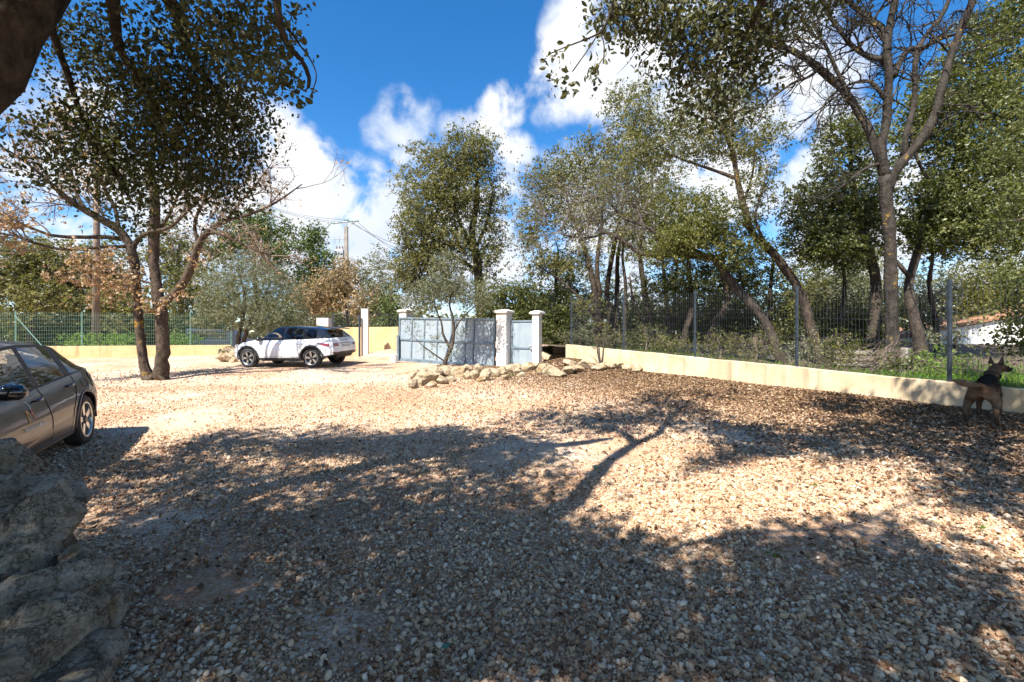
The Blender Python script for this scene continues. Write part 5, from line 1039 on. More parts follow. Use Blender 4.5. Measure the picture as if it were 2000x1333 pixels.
low_plants('ivy', 'ivy tumbling over the cream wall below the forked tree', 'ivy', 310, [(1722,745,9.0,16,16,.04,26),(1745,712,9.4,30,14,.2,40),(1700,770,8.7,10,8,.03,8),(1770,715,9.3,20,12,.2,24)], .05, M['leaf_dark'], aspect=.8)
for k, (px, py, lab) in enumerate(((1052,731,'small weed tuft among the border rocks near the pedestrian gate'),(880,741,'small weed tuft at the left end of the rock border'),(1000,735,'small weed tuft in the middle of the rock border'),(858,716,'green weed at the foot of the wild olive'),(1584,955,'small green weed in the lit gravel patch'),(1930,1045,'small green weed in the gravel near the right edge'),(1510,1092,'small dark weed at the edge of the shade'),(437,690,'green plant growing out of the small rock heap'))):
    b = GP(px, py) if py > 700 else P(px, py, 20.2); rng = np.random.default_rng(400+k); V, Q, T = leaf_cloud(b[None]+(0,0,.04), 40 if b[1] > 10 else 26, .07 if b[1] > 10 else .035, .09 if b[1] > 10 else .035, rng, flat=.5, aspect=.3, up=0, droop=-.8)
    tag(link('weed', data_mesh('weed', V, [Q], False, {'tint': T}), M['leaf_fresh'] if b[1] < 12 else M['leaf_pine']), lab, 'weed')
# pile of brushwood against the forked tree
mb = MB(); rng = np.random.default_rng(77); c0 = P(1725, 722, 10.0)
for k in range(260):
    a = c0+rng.normal(size=3)*(.28,.18,.12)+(0,0,.22); d = np.array([.8,-.1,.45])+rng.normal(size=3)*.28; d /= np.linalg.norm(d); l = rng.uniform(.25,.7); mb.tube([a-d*l/2, a+rng.normal(size=3)*.02, a+d*l/2], (.005,.004,.002), 3, False)
tag(mb.build('brushwood', M['twig']), 'heap of dry brushwood against the foot of the forked tree', 'brushwood')
# far wood closing the horizon
rng = np.random.default_rng(88); n = 2000; az = np.radians(rng.uniform(-62, 62, n)); R = rng.uniform(50, 85, n)
cx_, cy_ = np.sin(az)*R, np.cos(az)*R; cz_ = 1.0+rng.random(n)**1.7*(5.0+1.5*np.sin(az*9)+1.0*np.sin(az*23))
V, Q, T = leaf_cloud(np.stack([cx_, cy_, cz_], -1), 36, .8, .46, rng, flat=.8, aspect=.7)
tag(link('far_wood', data_mesh('far_wood', V, [Q], False, {'tint': T}), M['leaf_holm']), 'distant wood closing the view between the nearer trees', 'wood', kind='stuff')
# ------------------------------------------------------------------ cars
def pose(fwd, wheel_xy, xr, yw):
    f = np.array([*fwd, 0.0]); f /= np.linalg.norm(f); l = np.array([-f[1], f[0], 0]); o = np.array([*wheel_xy, 0.0])-f*xr-l*yw
    q = [(o+f*a+l*b) for a in (xr, xr+2.68) for b in (-.8, .8)]; z = [g(p[0], p[1]) for p in q]
    sf = (z[2]+z[3]-z[0]-z[1])/2/2.68; sl = (z[1]+z[3]-z[0]-z[2])/2/1.6; F = f+(0,0,sf); F /= np.linalg.norm(F); Lf = l+(0,0,sl); U = np.cross(F, Lf); U /= np.linalg.norm(U); Lf = np.cross(U, F)
    oz = np.mean(z)-sf*(xr+1.34)
    return Matrix(((F[0],Lf[0],U[0],o[0]),(F[1],Lf[1],U[1],o[1]),(F[2],Lf[2],U[2],oz),(0,0,0,1)))
def itp(tab):
    xs, ys = zip(*tab); xs = np.array(xs); ys = np.array(ys)
    def f(x):   # smoothed piecewise interpolation
        return np.mean([np.interp(np.asarray(x, float)+d, xs, ys) for d in (-.06, -.03, 0, .03, .06)], axis=0)
    return f
class Car:
    FL = [0, .07, .2, .36, .5, .64, .78, .90, 1.0]; GL = [.05, .28, .52, .76, .93, 1.0]; RL = [.18, .4, .7, 1.0]
    def __init__(s, sp):
        s.sp = sp; s.L = sp['L']; n = int(s.L/.035); s.xs = np.linspace(0, s.L, n+1); x = s.xs
        T = {k: itp(sp[k]) for k in ('zbelt','zre','zc','yw','yr')}; s.T = T
        zb = np.full(len(x), sp['sill']); zb = np.maximum(zb, np.interp(x, *zip(*sp['zbot'])))
        for ax in sp['axles']:
            dx = x-ax; m = np.abs(dx) < sp['arch']; zb[m] = np.maximum(zb[m], sp['wr']+np.sqrt(sp['arch']**2-dx[m]**2)*.98)
        s.zb = zb; zs = T['zbelt'](x); zr = np.maximum(T['zre'](x), zs+.012); zc = np.maximum(T['zc'](x), zr+.012); yw = T['yw'](x); yr = np.minimum(T['yr'](x), yw-.12); ins = sp.get('belt_in', .085)
        rows = []
        off = sp.get('bulge', [.055,.028,.012,.002,0,.006,.018,.045,ins])
        fixed_lo = sp['sill']
        for f, o in zip(s.FL, off):
            zz = zb+(zs-zb)*f; zn = fixed_lo+(zs-fixed_lo)*f    # side shape depends on true height, so arches do not distort it
            oo = np.interp((zz-fixed_lo)/(zs-fixed_lo), s.FL, off); rows.append((yw-oo, zz))
        yb = yw-ins
        for f in s.GL: rows.append((yb+(yr-yb)*(f**1.15), zs+(zr-zs)*f))
        for h in s.RL: rows.append((yr*(1-h)*(1+.25*h*(1-h)), zr+(zc-zr)*math.sin(h*math.pi/2)))
        s.nr = len(rows); s.R = np.array(rows); s.nb = len(s.FL); s.ng = len(s.GL)      # R[row, (y,z), station]
        Y, Z = s.R[:, 0], s.R[:, 1]; X = np.tile(x, (s.nr, 1))
        xc = sp['axles'][0]; xrz = np.interp(Z, *zip(*sp['rear_x'])); m = X < xc; X = np.where(m, xc-(xc-X)*(xc-xrz)/xc, X)
        xf = sp['axles'][1]; xfz = np.interp(Z, *zip(*sp['front_x'])); m = X > xf; X = np.where(m, xf+(X-xf)*(xfz-xf)/(s.L-xf), X)
        s.X, s.Y, s.Z = X, Y, Z
    def side(s, x, z, off=0.0):
        k = int(np.clip(round(x/s.L*(len(s.xs)-1)), 0, len(s.xs)-1)); zz = s.Z[:s.nb+s.ng, k]; return float(np.interp(z, zz, s.Y[:s.nb+s.ng, k]))+off
    def skin(s, root, mats, classify):
        nr, ns = s.X.shape; faces = {}
        V = np.concatenate([np.stack([s.X, s.Y, s.Z], -1).reshape(-1, 3), np.stack([s.X, -s.Y, s.Z], -1).reshape(-1, 3)]); off = nr*ns
        for r in range(nr-1):
            for k in range(ns-1):
                if s.Z[r+1, k]-s.Z[r, k] < 1e-5 and r < s.nb: continue
                xm = (s.xs[k]+s.xs[k+1])/2; key = classify(xm, r, s)
                a, b, c, d = r*ns+k, r*ns+k+1, (r+1)*ns+k+1, (r+1)*ns+k
                faces.setdefault((key, 'L' if key.startswith('window') else ''), []).append((a, d, c, b)); faces.setdefault((key, 'R' if key.startswith('window') else ''), []).append((a+off, b+off, c+off, d+off))
        V = list(V)
        for end, kk, sg in (('rear', 0, -1), ('front', ns-1, 1)):
            cols = np.linspace(1, -1, 15); base = len(V)
            for r in range(s.nb+s.ng+1):
                for c in cols: V.append((s.X[r, kk]+sg*s.sp.get(end+'_bulge', .06)*(1-c*c), s.Y[r, kk]*c, s.Z[r, kk]+(.0 if r < s.nb+s.ng else 0)+ (s.sp.get('crown', .03)*(1-c*c) if r >= s.nb+s.ng-1 else 0)))
            for r in range(s.nb+s.ng):
                for c in range(14):
                    key = classify('rear' if sg < 0 else 'front', r, s, c); q = (base+r*15+c, base+r*15+c+1, base+(r+1)*15+c+1, base+(r+1)*15+c); faces.setdefault((key, ''), []).append(q if sg < 0 else q[::-1])
        V = np.array(V)
        for (key, sd), F in faces.items():
            F = np.array(F); used, inv = np.unique(F, return_inverse=True); F2 = inv.reshape(F.shape)
            bm = bmesh.new(); vs = [bm.verts.new(V[u]) for u in used]
            for f in F2:
                try: fc = bm.faces.new([vs[i] for i in f]); fc.smooth = True
                except ValueError: pass
            bmesh.ops.remove_doubles(bm, verts=bm.verts, dist=.0008); me = bpy.data.meshes.new(key); bm.to_mesh(me); bm.free()
            nm = key.split('#')[0]; o = link(nm, me, mats[nm], root)
            if nm in ('body', 'roof', 'lower_body'):
                md = o.modifiers.new('edge', 'EDGE_SPLIT'); md.split_angle = math.radians(55)
    def seam(s, root, pts, name='door_seam', r=.004, mat=None, sides=(1, -1), off=.001, n=10):
        for sd in sides:
            L = []
            for (x0, z0), (x1, z1) in zip(pts[:-1], pts[1:]):
                for t in np.linspace(0, 1, n): x, z = x0+(x1-x0)*t, z0+(z1-z0)*t; L.append((x, sd*s.side(x, z, off), z))
            mb = MB(); mb.tube(L, r, 4); mb.build(name, mat or M['ink'], root)
    def strip(s, root, name, mat, lower, upper, sides=(1, -1), off=.006, n=24):
        """panel on the flank between two (x,z) polylines"""
        for sd in sides:
            mb = MB(); V = []; lx = np.array(lower); ux = np.array(upper); t = np.linspace(0, 1, n); tl = np.linspace(0, 1, len(lx)); tu = np.linspace(0, 1, len(ux))
            A = np.stack([np.interp(t, tl, lx[:, i]) for i in (0, 1)], -1); B = np.stack([np.interp(t, tu, ux[:, i]) for i in (0, 1)], -1)
            for q in np.linspace(0, 1, 5):
                for a, b in zip(A, B): x, z = a*(1-q)+b*q; V.append((x, sd*(s.side(x, z)+off*(1 if 0 < q < 1 else -.5)), z))
            i = np.arange(4)[:, None]*n; j = np.arange(n-1)[None]; Q = np.stack([i+j, i+j+1, i+n+j+1, i+n+j], -1).reshape(-1, 4); mb.add(V, Q if sd < 0 else Q[:, ::-1]); mb.build(name, mat, root, True)
def wheel(root, x, y, sd, R, w, rim_r, spokes, style='split'):
    o = empty('wheel', (0,0,0)); o.parent = root; o.location = (x, y, R); o.rotation_euler = (0, .3+x, 0)
    if sd < 0: o.rotation_euler = (0, .3+x, math.pi)
    mb = MB(); mb.lathe([(rim_r,-w/2+.02),(rim_r+.012,-w/2+.005),(R*.80,-w/2),(R*.93,-w/2+.012),(R*.99,-w/2+.035),(R,-w/4),(R,w/4),(R*.99,w/2-.035),(R*.93,w/2-.012),(R*.80,w/2),(rim_r+.012,w/2-.005),(rim_r,w/2-.02),(rim_r,-w/2+.02)], 'y', 40); mb.build('tyre', M['rubber'], o, True)
    mb = MB(); mb.lathe([(rim_r+.003,w/2-.012),(rim_r-.012,w/2-.008),(rim_r-.02,w/2-.03),(rim_r-.03,.0),(rim_r-.03,-w/2+.03)], 'y', 40); mb.build('rim', M['chrome'], o, True)
    mb = MB(); mb.lathe([(rim_r-.02,.01),(.02,.01),(.0,.01)], 'y', 32); mb.build('brake_disc', M['alloy_dark'], o)
    mb = MB(); yy = w/2-.028
    for k in range(spokes):
        for da in ((-.13, .13) if style == 'split' else (0,)):
            a = k*2*math.pi/spokes; p0 = np.array([math.cos(a+da*.6), 0, math.sin(a+da*.6)])*.05; p1 = np.array([math.cos(a+da), 0, math.sin(a+da)])*(rim_r-.012); tdir = np.array([-math.sin(a), 0, math.cos(a)]); w0, w1 = (.017, .015) if style == 'split' else (.030, .040)
            V = [p0-tdir*w0+(0,yy-.005,0), p0+tdir*w0+(0,yy-.005,0), p1+tdir*w1+(0,yy,0), p1-tdir*w1+(0,yy,0)]; V2 = [v-(0,.03,0) for v in V]
            mb.add(V+V2, [(0,1,2,3),(0,4,5,1),(1,5,6,2),(2,6,7,3),(3,7,4,0)])
    mb.build('spokes', M['chrome'], o); mb = MB(); mb.lathe([(.0,yy+.012),(.045,yy+.010),(.062,yy-.004),(.062,yy-.04)], 'y', 20); mb.build('hub_cap', M['alloy_dark'], o, True)
def text(root, s_, size, loc, xdir, updir, mat, name='lettering', align='CENTER', ext=.0008):
    cu = bpy.data.curves.new(name, 'FONT'); cu.body = s_; cu.size = size; cu.align_x = align; cu.align_y = 'CENTER'; cu.extrude = ext
    o = bpy.data.objects.new(name, cu); C.objects.link(o); cu.materials.append(mat); x = Vector(xdir).normalized(); u = Vector(updir); zz = x.cross(u).normalized(); u = zz.cross(x)
    o.parent = root; o.matrix_local = Matrix(((x[0],u[0],zz[0],loc[0]),(x[1],u[1],zz[1],loc[1]),(x[2],u[2],zz[2],loc[2]),(0,0,0,1))); return o
def interior(root, L, axles, w, zb, seats, rows=((0,),)):
    mb = MB(); mb.box((axles[0]+.45, -w, .24), (axles[1]-.45, w, .62)); mb.box((axles[0]-.3, -w+.30, .42), (axles[0]+.3, w-.30, .95)); mb.box((axles[1]-.34, -w+.30, .42), (axles[1]+.34, w-.30, .82)); mb.build('floor_pan', M['black_plastic'], root)
    for x in seats:
        for y in ((-.37, .37)):
            mb = MB(); mb.tube([(x+.1,y,.55),(x-.05,y,.8),(x-.14,y,zb+.10)], (.20,.21,.17), 8); mb.tube([(x-.14,y,zb+.16),(x-.15,y,zb+.32)], (.11,.10), 8); bevel(mb.build('seat', M['seat'], root, True), .02)

# ---- white SUV with black roof
SUV = dict(L=4.37, sill=.30, zbot=[(0,.46),(.3,.40),(.6,.36),(3.9,.30),(4.2,.30),(4.37,.36)], axles=(.86,3.52), arch=.425, wr=.369,
  zbelt=[(0,1.10),(.6,1.09),(1.5,1.06),(2.6,1.03),(3.1,1.02),(3.5,1.0),(3.9,.95),(4.2,.84),(4.37,.74)], zre=[(0,1.40),(.5,1.43),(1.0,1.475),(1.7,1.52),(2.25,1.535),(2.45,1.50),(3.08,1.06),(3.3,1.03),(4.37,.75)],
  zc=[(0,1.43),(.5,1.50),(1.0,1.56),(1.7,1.61),(2.2,1.615),(2.4,1.585),(3.2,1.115),(3.35,1.08),(3.8,1.04),(4.15,.94),(4.37,.78)],
  yw=[(0,.83),(.25,.91),(.8,.955),(1.5,.94),(2.8,.94),(3.5,.955),(3.95,.91),(4.2,.80),(4.37,.60)], yr=[(0,.56),(.5,.60),(1.2,.63),(2.2,.63),(2.5,.64),(3.1,.76),(3.6,.74),(4.37,.45)],
  rear_x=[(.3,.16),(.5,.03),(.62,0),(.9,.03),(1.06,.09),(1.12,.14),(1.40,.42),(1.6,.46)], front_x=[(.2,4.25),(.45,4.37),(.7,4.36),(.9,4.2),(1.1,4.1)])
root = empty('white_suv'); car = Car(SUV)
def cls(x, r, s, c=None):
    nb, ng = s.nb, s.ng
    if x == 'rear': return 'rear_window' if nb <= r < nb+ng-1 and 1 <= c <= 12 else ('roof' if r >= nb else ('body' if r > 1 else 'lower_body'))
    if x == 'front': return 'body' if r > 2 else 'lower_body'
    if r < nb-1: return 'lower_body' if (r < 1 and .0 < x < 4.4) else 'body'
    if r < nb+ng-1:
        if x < 3.08 and r >= nb-1:
            if nb <= r+0 < nb+ng-2+1 and r < nb+ng-2:
                if 2.09 < x < 3.02: return 'window#f'
                if 1.22 < x < 1.99: return 'window#r'
                if .62 < x < 1.14: return 'window#q'
            return 'roof' if r >= nb-0 or x < 3.05 and r >= nb-1 else 'body'
        return 'body'
    if 2.36 < x < 3.17: return 'windscreen'
    return 'roof' if x < 2.42 else 'body'
car.skin(root, {'body': M['paint_white'], 'lower_body': M['black_plastic'], 'roof': M['car_black'], 'window': M['glass'], 'windscreen': M['glass'], 'rear_window': M['glass_dark']}, cls)
for ax in SUV['axles']:
    th = np.linspace(-.12, math.pi+.12, 26); lo = [(ax+.425*math.cos(t), .369+.42*math.sin(t)) for t in th]; hi = [(ax+.505*math.cos(t), .369+.50*math.sin(t)) for t in th]
    car.strip(root, 'arch_trim', M['black_plastic'], [(a, max(b, .31)) for a, b in lo], [(a, max(b, .31)) for a, b in hi], off=.022)
car.strip(root, 'sill_trim', M['black_plastic'], [(1.30,.305),(3.08,.305)], [(1.30,.39),(3.08,.39)], off=.015)
car.seam(root, [(3.04,1.0),(3.06,.75),(3.0,.42)]); car.seam(root, [(2.03,1.03),(2.04,.7),(2.05,.42)]); car.seam(root, [(1.10,1.05),(1.16,.92),(1.30,.80),(1.36,.42)]); car.seam(root, [(1.36,.42),(3.0,.42)]); car.seam(root, [(.62,.96),(3.35,.93)], 'crease', .0025, M['paint_white'])
for xx in (2.22, 1.34): car.strip(root, 'door_handle', M['paint_white'], [(xx-.11,.90),(xx+.11,.89)], [(xx-.11,.935),(xx+.11,.925)], off=.035, n=8)
car.strip(root, 'side_vent', M['ink'], [(3.08,.895),(3.50,.885)], [(3.06,.935),(3.48,.915)], off=.008, n=8)
for sd in (1, -1):
    mb = MB(); yb = car.side(2.95,1.02)*sd; mb.tube([(2.95,yb-.02*sd,1.04),(2.95,yb+.07*sd,1.06)], .025, 6); mb.tube([(2.99,yb+.05*sd,1.08),(2.99,yb+.12*sd,1.09),(2.97,yb+.20*sd,1.09)], (.07,.095,.06), 10); mb.build('mirror', M['car_black'], root, True)
    # tail lamp wraps round the corner
    mb = MB(); pts = [(.62,.93),(.45,.925),(.28,.915),(.15,.91)]; V = [(x, sd*(car.side(x, z)+.012), z) for x, z in pts]+[(x, sd*(car.side(x, z-h)+.012), z-h) for (x, z), h in zip(pts, (.01,.06,.10,.115))]
    mb.add(V, [(k, k+1, k+5, k+4) for k in range(3)]); mb.build('tail_lamp', M['red_lens'], root, True)
xr_ = lambda z, y: float(np.interp(z, *zip(*SUV['rear_x'])))-.06*(1-(y/.83)**2)
def rear_panel(name, mat, y0, y1, z0, z1, off=.008, n=10):
    mb = MB(); V = []; 
    for z in np.linspace(z0, z1, 4):
        for y in np.linspace(y0, y1, n): V.append((xr_(z, y)-off, y, z))
    i = np.arange(3)[:, None]*n; j = np.arange(n-1)[None]; mb.add(V, np.stack([i+j, i+j+1, i+n+j+1, i+n+j], -1).reshape(-1, 4)); return mb.build(name, mat, root, True)
for sd in (1, -1): rear_panel('tail_lamp', M['red_lens'], sd*.50, sd*.80, .80, .915, .012); rear_panel('tail_lamp_clear', M['clear_lens'], sd*.42, sd*.50, .805, .91, .012); rear_panel('fog_reflector', M['red_lens'], sd*.55, sd*.76, .555, .585, .014)
rear_panel('light_bar', M['black_plastic'], -.42, .42, .895, .918, .014); rear_panel('number_plate', M['plate'], -.27, .27, .745, .855, .016); rear_panel('bumper_strip', M['black_plastic'], -.74, .54, .50, .545, .012); rear_panel('diffuser', M['black_plastic'], -.55, .55, .36, .47, .02)
text(root, 'DW 421 MZ', .115, (xr_(.8,0)-.020, 0, .80), (0,-1,0), (0,0,1), M['ink'], 'plate_number')
text(root, 'R A N G E   R O V E R', .055, (xr_(1.0,0)-.016, 0, 1.0), (0,-1,0), (0.1,0,1), M['ink'], 'tailgate_badge')
mb = MB(); V = [(.40,-.56,1.425),(.40,.56,1.425),(.10,.50,1.405),(.10,-.50,1.405)]; 
mb.box((0,0,0),(.001,.001,.001)); mb = MB(); n_ = 9; V = []
for x_, z_, w_ in ((.62,1.515,.60),(.35,1.50,.60),(.12,1.47,.585),(.12,1.435,.585),(.40,1.44,.60)):
    for y_ in np.linspace(-w_, w_, n_): V.append((x_, y_, z_+.035*(1-(y_/w_)**2)-.02))
i = np.arange(4)[:, None]*n_; j = np.arange(n_-1)[None]; mb.add(V, np.stack([i+j, i+j+1, i+n_+j+1, i+n_+j], -1).reshape(-1, 4)); mb.build('roof_spoiler', M['car_black'], root, True)
for ax in SUV['axles']:
    for sd in (1, -1): wheel(root, ax, sd*.815, sd, .369, .235, .255, 5)
interior(root, 4.37, SUV['axles'], .72, 1.05, (2.35, 1.45))
mb = MB(); mb.tube([(4.30,.55,.80),(4.16,.72,.83),(3.98,.86,.86)], (.05,.055,.03), 8); mb.tube([(4.30,-.55,.80),(4.16,-.72,.83),(3.98,-.86,.86)], (.05,.055,.03), 8); mb.build('headlamp', M['clear_lens'], root, True)
root.matrix_world = pose((-2.7, .45), ((608-CX)/F_PX*17.0, 17.0), .86, .93)
tag(root, 'white compact SUV with black roof parked side-on near the ochre wall', 'car')

# ---- dark grey hatchback at the left edge
MG = dict(L=4.29, sill=.22, zbot=[(0,.34),(.3,.28),(.6,.24),(3.9,.22),(4.29,.28)], axles=(.80,3.505), arch=.385, wr=.335, belt_in=.115, bulge=[.065,.034,.016,.004,0,.014,.040,.076,.115],
  zbelt=[(0,.99),(.25,1.0),(.6,.985),(1.0,.965),(1.6,.935),(2.4,.90),(3.0,.885),(3.5,.87),(3.9,.80),(4.29,.62)], zre=[(0,1.0),(.16,1.015),(.5,1.19),(.85,1.335),(1.3,1.395),(1.9,1.42),(2.3,1.405),(2.6,1.33),(3.25,.92),(4.29,.63)],
  zc=[(0,1.01),(.12,1.04),(.5,1.27),(.8,1.43),(1.3,1.48),(1.9,1.505),(2.35,1.48),(2.6,1.41),(3.4,.95),(3.9,.87),(4.29,.66)],
  yw=[(0,.76),(.2,.86),(.6,.915),(1.2,.905),(2.5,.90),(3.4,.918),(3.9,.86),(4.29,.55)], yr=[(0,.62),(.4,.60),(.9,.585),(1.5,.60),(2.3,.61),(2.7,.64),(3.3,.74),(4.29,.4)],
  rear_x=[(.2,.10),(.4,.02),(.6,0),(.85,.04),(.98,.08),(1.02,.10),(1.5,.10)], front_x=[(.2,4.2),(.5,4.29),(.9,4.15)], rear_bulge=.09, crown=.0)
root = empty('dark_hatchback'); car = Car(MG)
def cls(x, r, s, c=None):
    nb, ng = s.nb, s.ng
    if x in ('rear', 'front'): return 'body' if r > 1 else 'lower_body'
    if r < nb-1: return 'lower_body' if r < 1 else 'body'
    if r < nb+ng-1:
        if nb <= r < nb+ng-2:
            if 1.98 < x < 3.02: return 'window#f'
            if 1.12 < x < 1.87: return 'window#r'
            if .42 < x < .95: return 'window#q'
        if .40 < x < 3.05: return 'pillar_trim'
        return 'body'
    if 2.42 < x < 3.3: return 'windscreen'
    if .2 < x < .72: return 'rear_window'
    return 'body'
car.skin(root, {'body': M['paint_grey'], 'lower_body': M['paint_grey'], 'pillar_trim': M['black_plastic'], 'window': M['glass'], 'windscreen': M['glass'], 'rear_window': M['glass_dark']}, cls)
car.seam(root, [(1.93,.92),(1.93,.75),(1.90,.55),(1.90,.30)], r=.005); car.seam(root, [(.98,.955),(1.00,.85),(1.10,.72),(1.26,.56),(1.32,.30)], r=.005); car.seam(root, [(1.32,.30),(3.05,.30)], r=.005); car.seam(root, [(.30,.99),(.42,.90),(.44,.74)], r=.004, n=6); car.seam(root, [(3.03,.87),(3.08,.6),(3.05,.30)], r=.005)
car.seam(root, [(.50,.995),(1.05,.965),(1.93,.925),(3.02,.885)], 'window_trim', .009, M['black_plastic'], off=.0)
car.strip(root, 'sill_panel', M['black_plastic'], [(1.22,.225),(3.10,.225)], [(1.20,.27),(3.10,.27)], off=.008)
car.strip(root, 'lower_door_insert', M['alloy_dark'], [(1.32,.31),(2.2,.31),(3.0,.31)], [(1.26,.50),(1.9,.475),(3.0,.33)], off=.003)
for xx, zz in ((2.08,.815),(1.16,.86)):
    for sd in (1, -1):
        mb = MB(); yb = sd*car.side(xx, zz); mb.tube([(xx-.10,yb,zz+.004),(xx-.08,yb+sd*.03,zz+.004),(xx,yb+sd*.04,zz),(xx+.08,yb+sd*.03,zz-.004),(xx+.10,yb,zz-.004)], (.010,.015,.017,.015,.010), 8); o = mb.build('door_handle', M['car_black'], root, True)
th = np.linspace(0, 6.283, 22); car.seam(root, [(.74+.085*math.cos(t), .83+.062*math.sin(t)) for t in th], 'charge_flap', .003, n=2, sides=(1,))
for sd in (1, -1):
    mb = MB(); yb = car.side(2.86,.90)*sd; mb.tube([(2.86,yb-.02*sd,.93),(2.88,yb+.08*sd,.97)], (.03,.025), 8); mb.tube([(2.92,yb+.05*sd,1.0),(2.92,yb+.13*sd,1.01),(2.90,yb+.23*sd,1.0),(2.88,yb+.27*sd,.99)], (.055,.085,.075,.03), 12); o = mb.build('mirror', M['car_black'], root, True)
    mb = MB(); pts = [(.42,.90),(.28,.915),(.14,.92),(.06,.925)]; V = [(x, sd*(car.side(x, z)+.006), z) for x, z in pts]+[(x, sd*(car.side(x, z-h)+.006), z-h) for (x, z), h in zip(pts, (.01,.05,.075,.085))]; mb.add(V, [(k, k+1, k+5, k+4) for k in range(3)]); mb.build('tail_lamp', M['red_lens'], root, True)
for ax in MG['axles']:
    for sd in (1, -1): wheel(root, ax, sd*.79, sd, .335, .215, .235, 5, 'wide')
    th = np.linspace(-.1, math.pi+.1, 26); car.strip(root, 'arch_lip', M['paint_grey'], [(ax+.383*math.cos(t), max(.335+.378*math.sin(t), .24)) for t in th], [(ax+.41*math.cos(t), max(.335+.405*math.sin(t), .24)) for t in th], off=.012)
interior(root, 4.29, MG['axles'], .70, .92, (2.2, 1.3))
# door graphics: thin vinyl on the near-side front door
yd = lambda x, z: car.side(x, z)+.004
ta = Vector((2.60, yd(2.60,.56), .56)); tb = Vector((2.10, yd(2.10,.56), .56)); text(root, 'TRAVAUX PUBLICS', .058, (ta+tb)/2+Vector((0,.003,0)), tb-ta, (0,0,1), M['vinyl_white'])
def vinyl(pts, w, mat):
    mb = MB(); V = []
    for (x, z) in pts: V += [(x-w/2, yd(x-w/2, z)+.002, z), (x+w/2, yd(x+w/2, z)+.002, z)]
    n_ = len(pts); mb.add(V, [(2*k, 2*k+1, 2*k+3, 2*k+2) for k in range(n_-1)]); mb.build('door_logo', mat, root)
vinyl([(2.43,.615),(2.43,.68),(2.43,.745)], .022, M['vinyl_orange']); vinyl([(2.42,.742),(2.395,.72),(2.375,.69)], .022, M['vinyl_orange']); vinyl([(2.345,.69),(2.325,.73),(2.31,.74)], .022, M['vinyl_red']); vinyl([(2.312,.63),(2.316,.69),(2.318,.745)], .020, M['vinyl_red'])
vinyl([(2.325,.74),(2.312,.77),(2.315,.80),(2.335,.825),(2.36,.835)], .011, M['vinyl_white'])
root.matrix_world = pose((.457, -.889), (-6.44, 6.95), .80*1.075, .90*1.075) @ Matrix.Diagonal((1.075, 1.075, 1.12, 1))
tag(root, 'dark grey hatchback at the left edge with white lettering on its door', 'car')

# ---- vehicle half hidden beyond the fence behind the olive
root = empty('parked_van', (*P(425, 0, 31)[:2], .72), .15)
mb = MB(); V = [(-2.1,0,.35),(2.1,0,.35),(2.15,0,1.0),(1.3,0,1.15),(.75,0,1.75),(-2.0,0,1.8)]; V2 = [(a, 1.7, c) for a, b, c in V]; mb.add(V+V2, [(0,1,2,3,4,5),(11,10,9,8,7,6)], [(0,6,7,1),(1,7,8,2),(2,8,9,3),(3,9,10,4),(4,10,11,5),(5,11,6,0)]); bevel(mb.build('body', simple('van_blue', (.02,.028,.045), .35, coat=.4), root), .08, 3)
for x0, x1 in ((-1.8,-.6),(-.5,.55)):
    mb = MB(); mb.box((x0,-.02,1.15),(x1,-.005,1.6)); mb.build('window', M['glass_dark'], root)
for x in (-1.3, 1.3):
    mb = MB(); mb.lathe([(0,-.05),(.2,-.05),(.33,-.03),(.35,0),(.35,.15)], 'y', 20); o = mb.build('wheel', M['rubber'], root); o.location = (x, 0, .33)
tag(root, 'dark blue vehicle half hidden behind the fence and the olive tree', 'car')
# ------------------------------------------------------------------ dog
def skinned(joints, edges, rootv, sub=2):
    me = bpy.data.meshes.new('skin_tmp'); names = list(joints); me.from_pydata([joints[k][0] for k in names], [(names.index(a), names.index(b)) for a, b in edges], [])
    o = bpy.data.objects.new('skin_tmp', me); C.objects.link(o); sk = o.modifiers.new('s', 'SKIN'); sk.use_smooth_shade = True
    for k, nme in enumerate(names):
        rr_ = joints[nme][1]; me.skin_vertices[0].data[k].radius = rr_ if isinstance(rr_, tuple) else (rr_, rr_); me.skin_vertices[0].data[k].use_root = nme == rootv
    sd = o.modifiers.new('d', 'SUBSURF'); sd.levels = sub; sd.render_levels = sub
    dg = bpy.context.evaluated_depsgraph_get(); m2 = bpy.data.meshes.new_from_object(o.evaluated_get(dg)); bpy.data.objects.remove(o); return m2
J = {'rump': ((-.30,0,.53),(.105,.12)), 'tailbase': ((-.38,0,.57),.05), 'loin': ((-.12,0,.54),(.105,.115)), 'rib': ((.08,0,.52),(.125,.15)), 'wither': ((.24,0,.54),(.115,.155)), 'neck0': ((.34,0,.64),(.09,.105)), 'neck1': ((.42,-.02,.74),(.078,.085)),
  'skull': ((.49,-.05,.82),(.086,.082)), 'stop': ((.565,-.09,.805),(.062,.058)), 'muz': ((.64,-.13,.78),(.043,.042)), 'nose': ((.70,-.165,.772),(.032,.03)),
  'tail1': ((-.45,.05,.585),.038), 'tail2': ((-.50,.12,.60),(.034,.054)), 'tail3': ((-.55,.20,.625),(.028,.046)), 'tail4': ((-.585,.27,.65),.012)}
E = [('rump','loin'),('loin','rib'),('rib','wither'),('wither','neck0'),('neck0','neck1'),('neck1','skull'),('skull','stop'),('stop','muz'),('muz','nose'),('rump','tailbase'),('tailbase','tail1'),('tail1','tail2'),('tail2','tail3'),('tail3','tail4')]
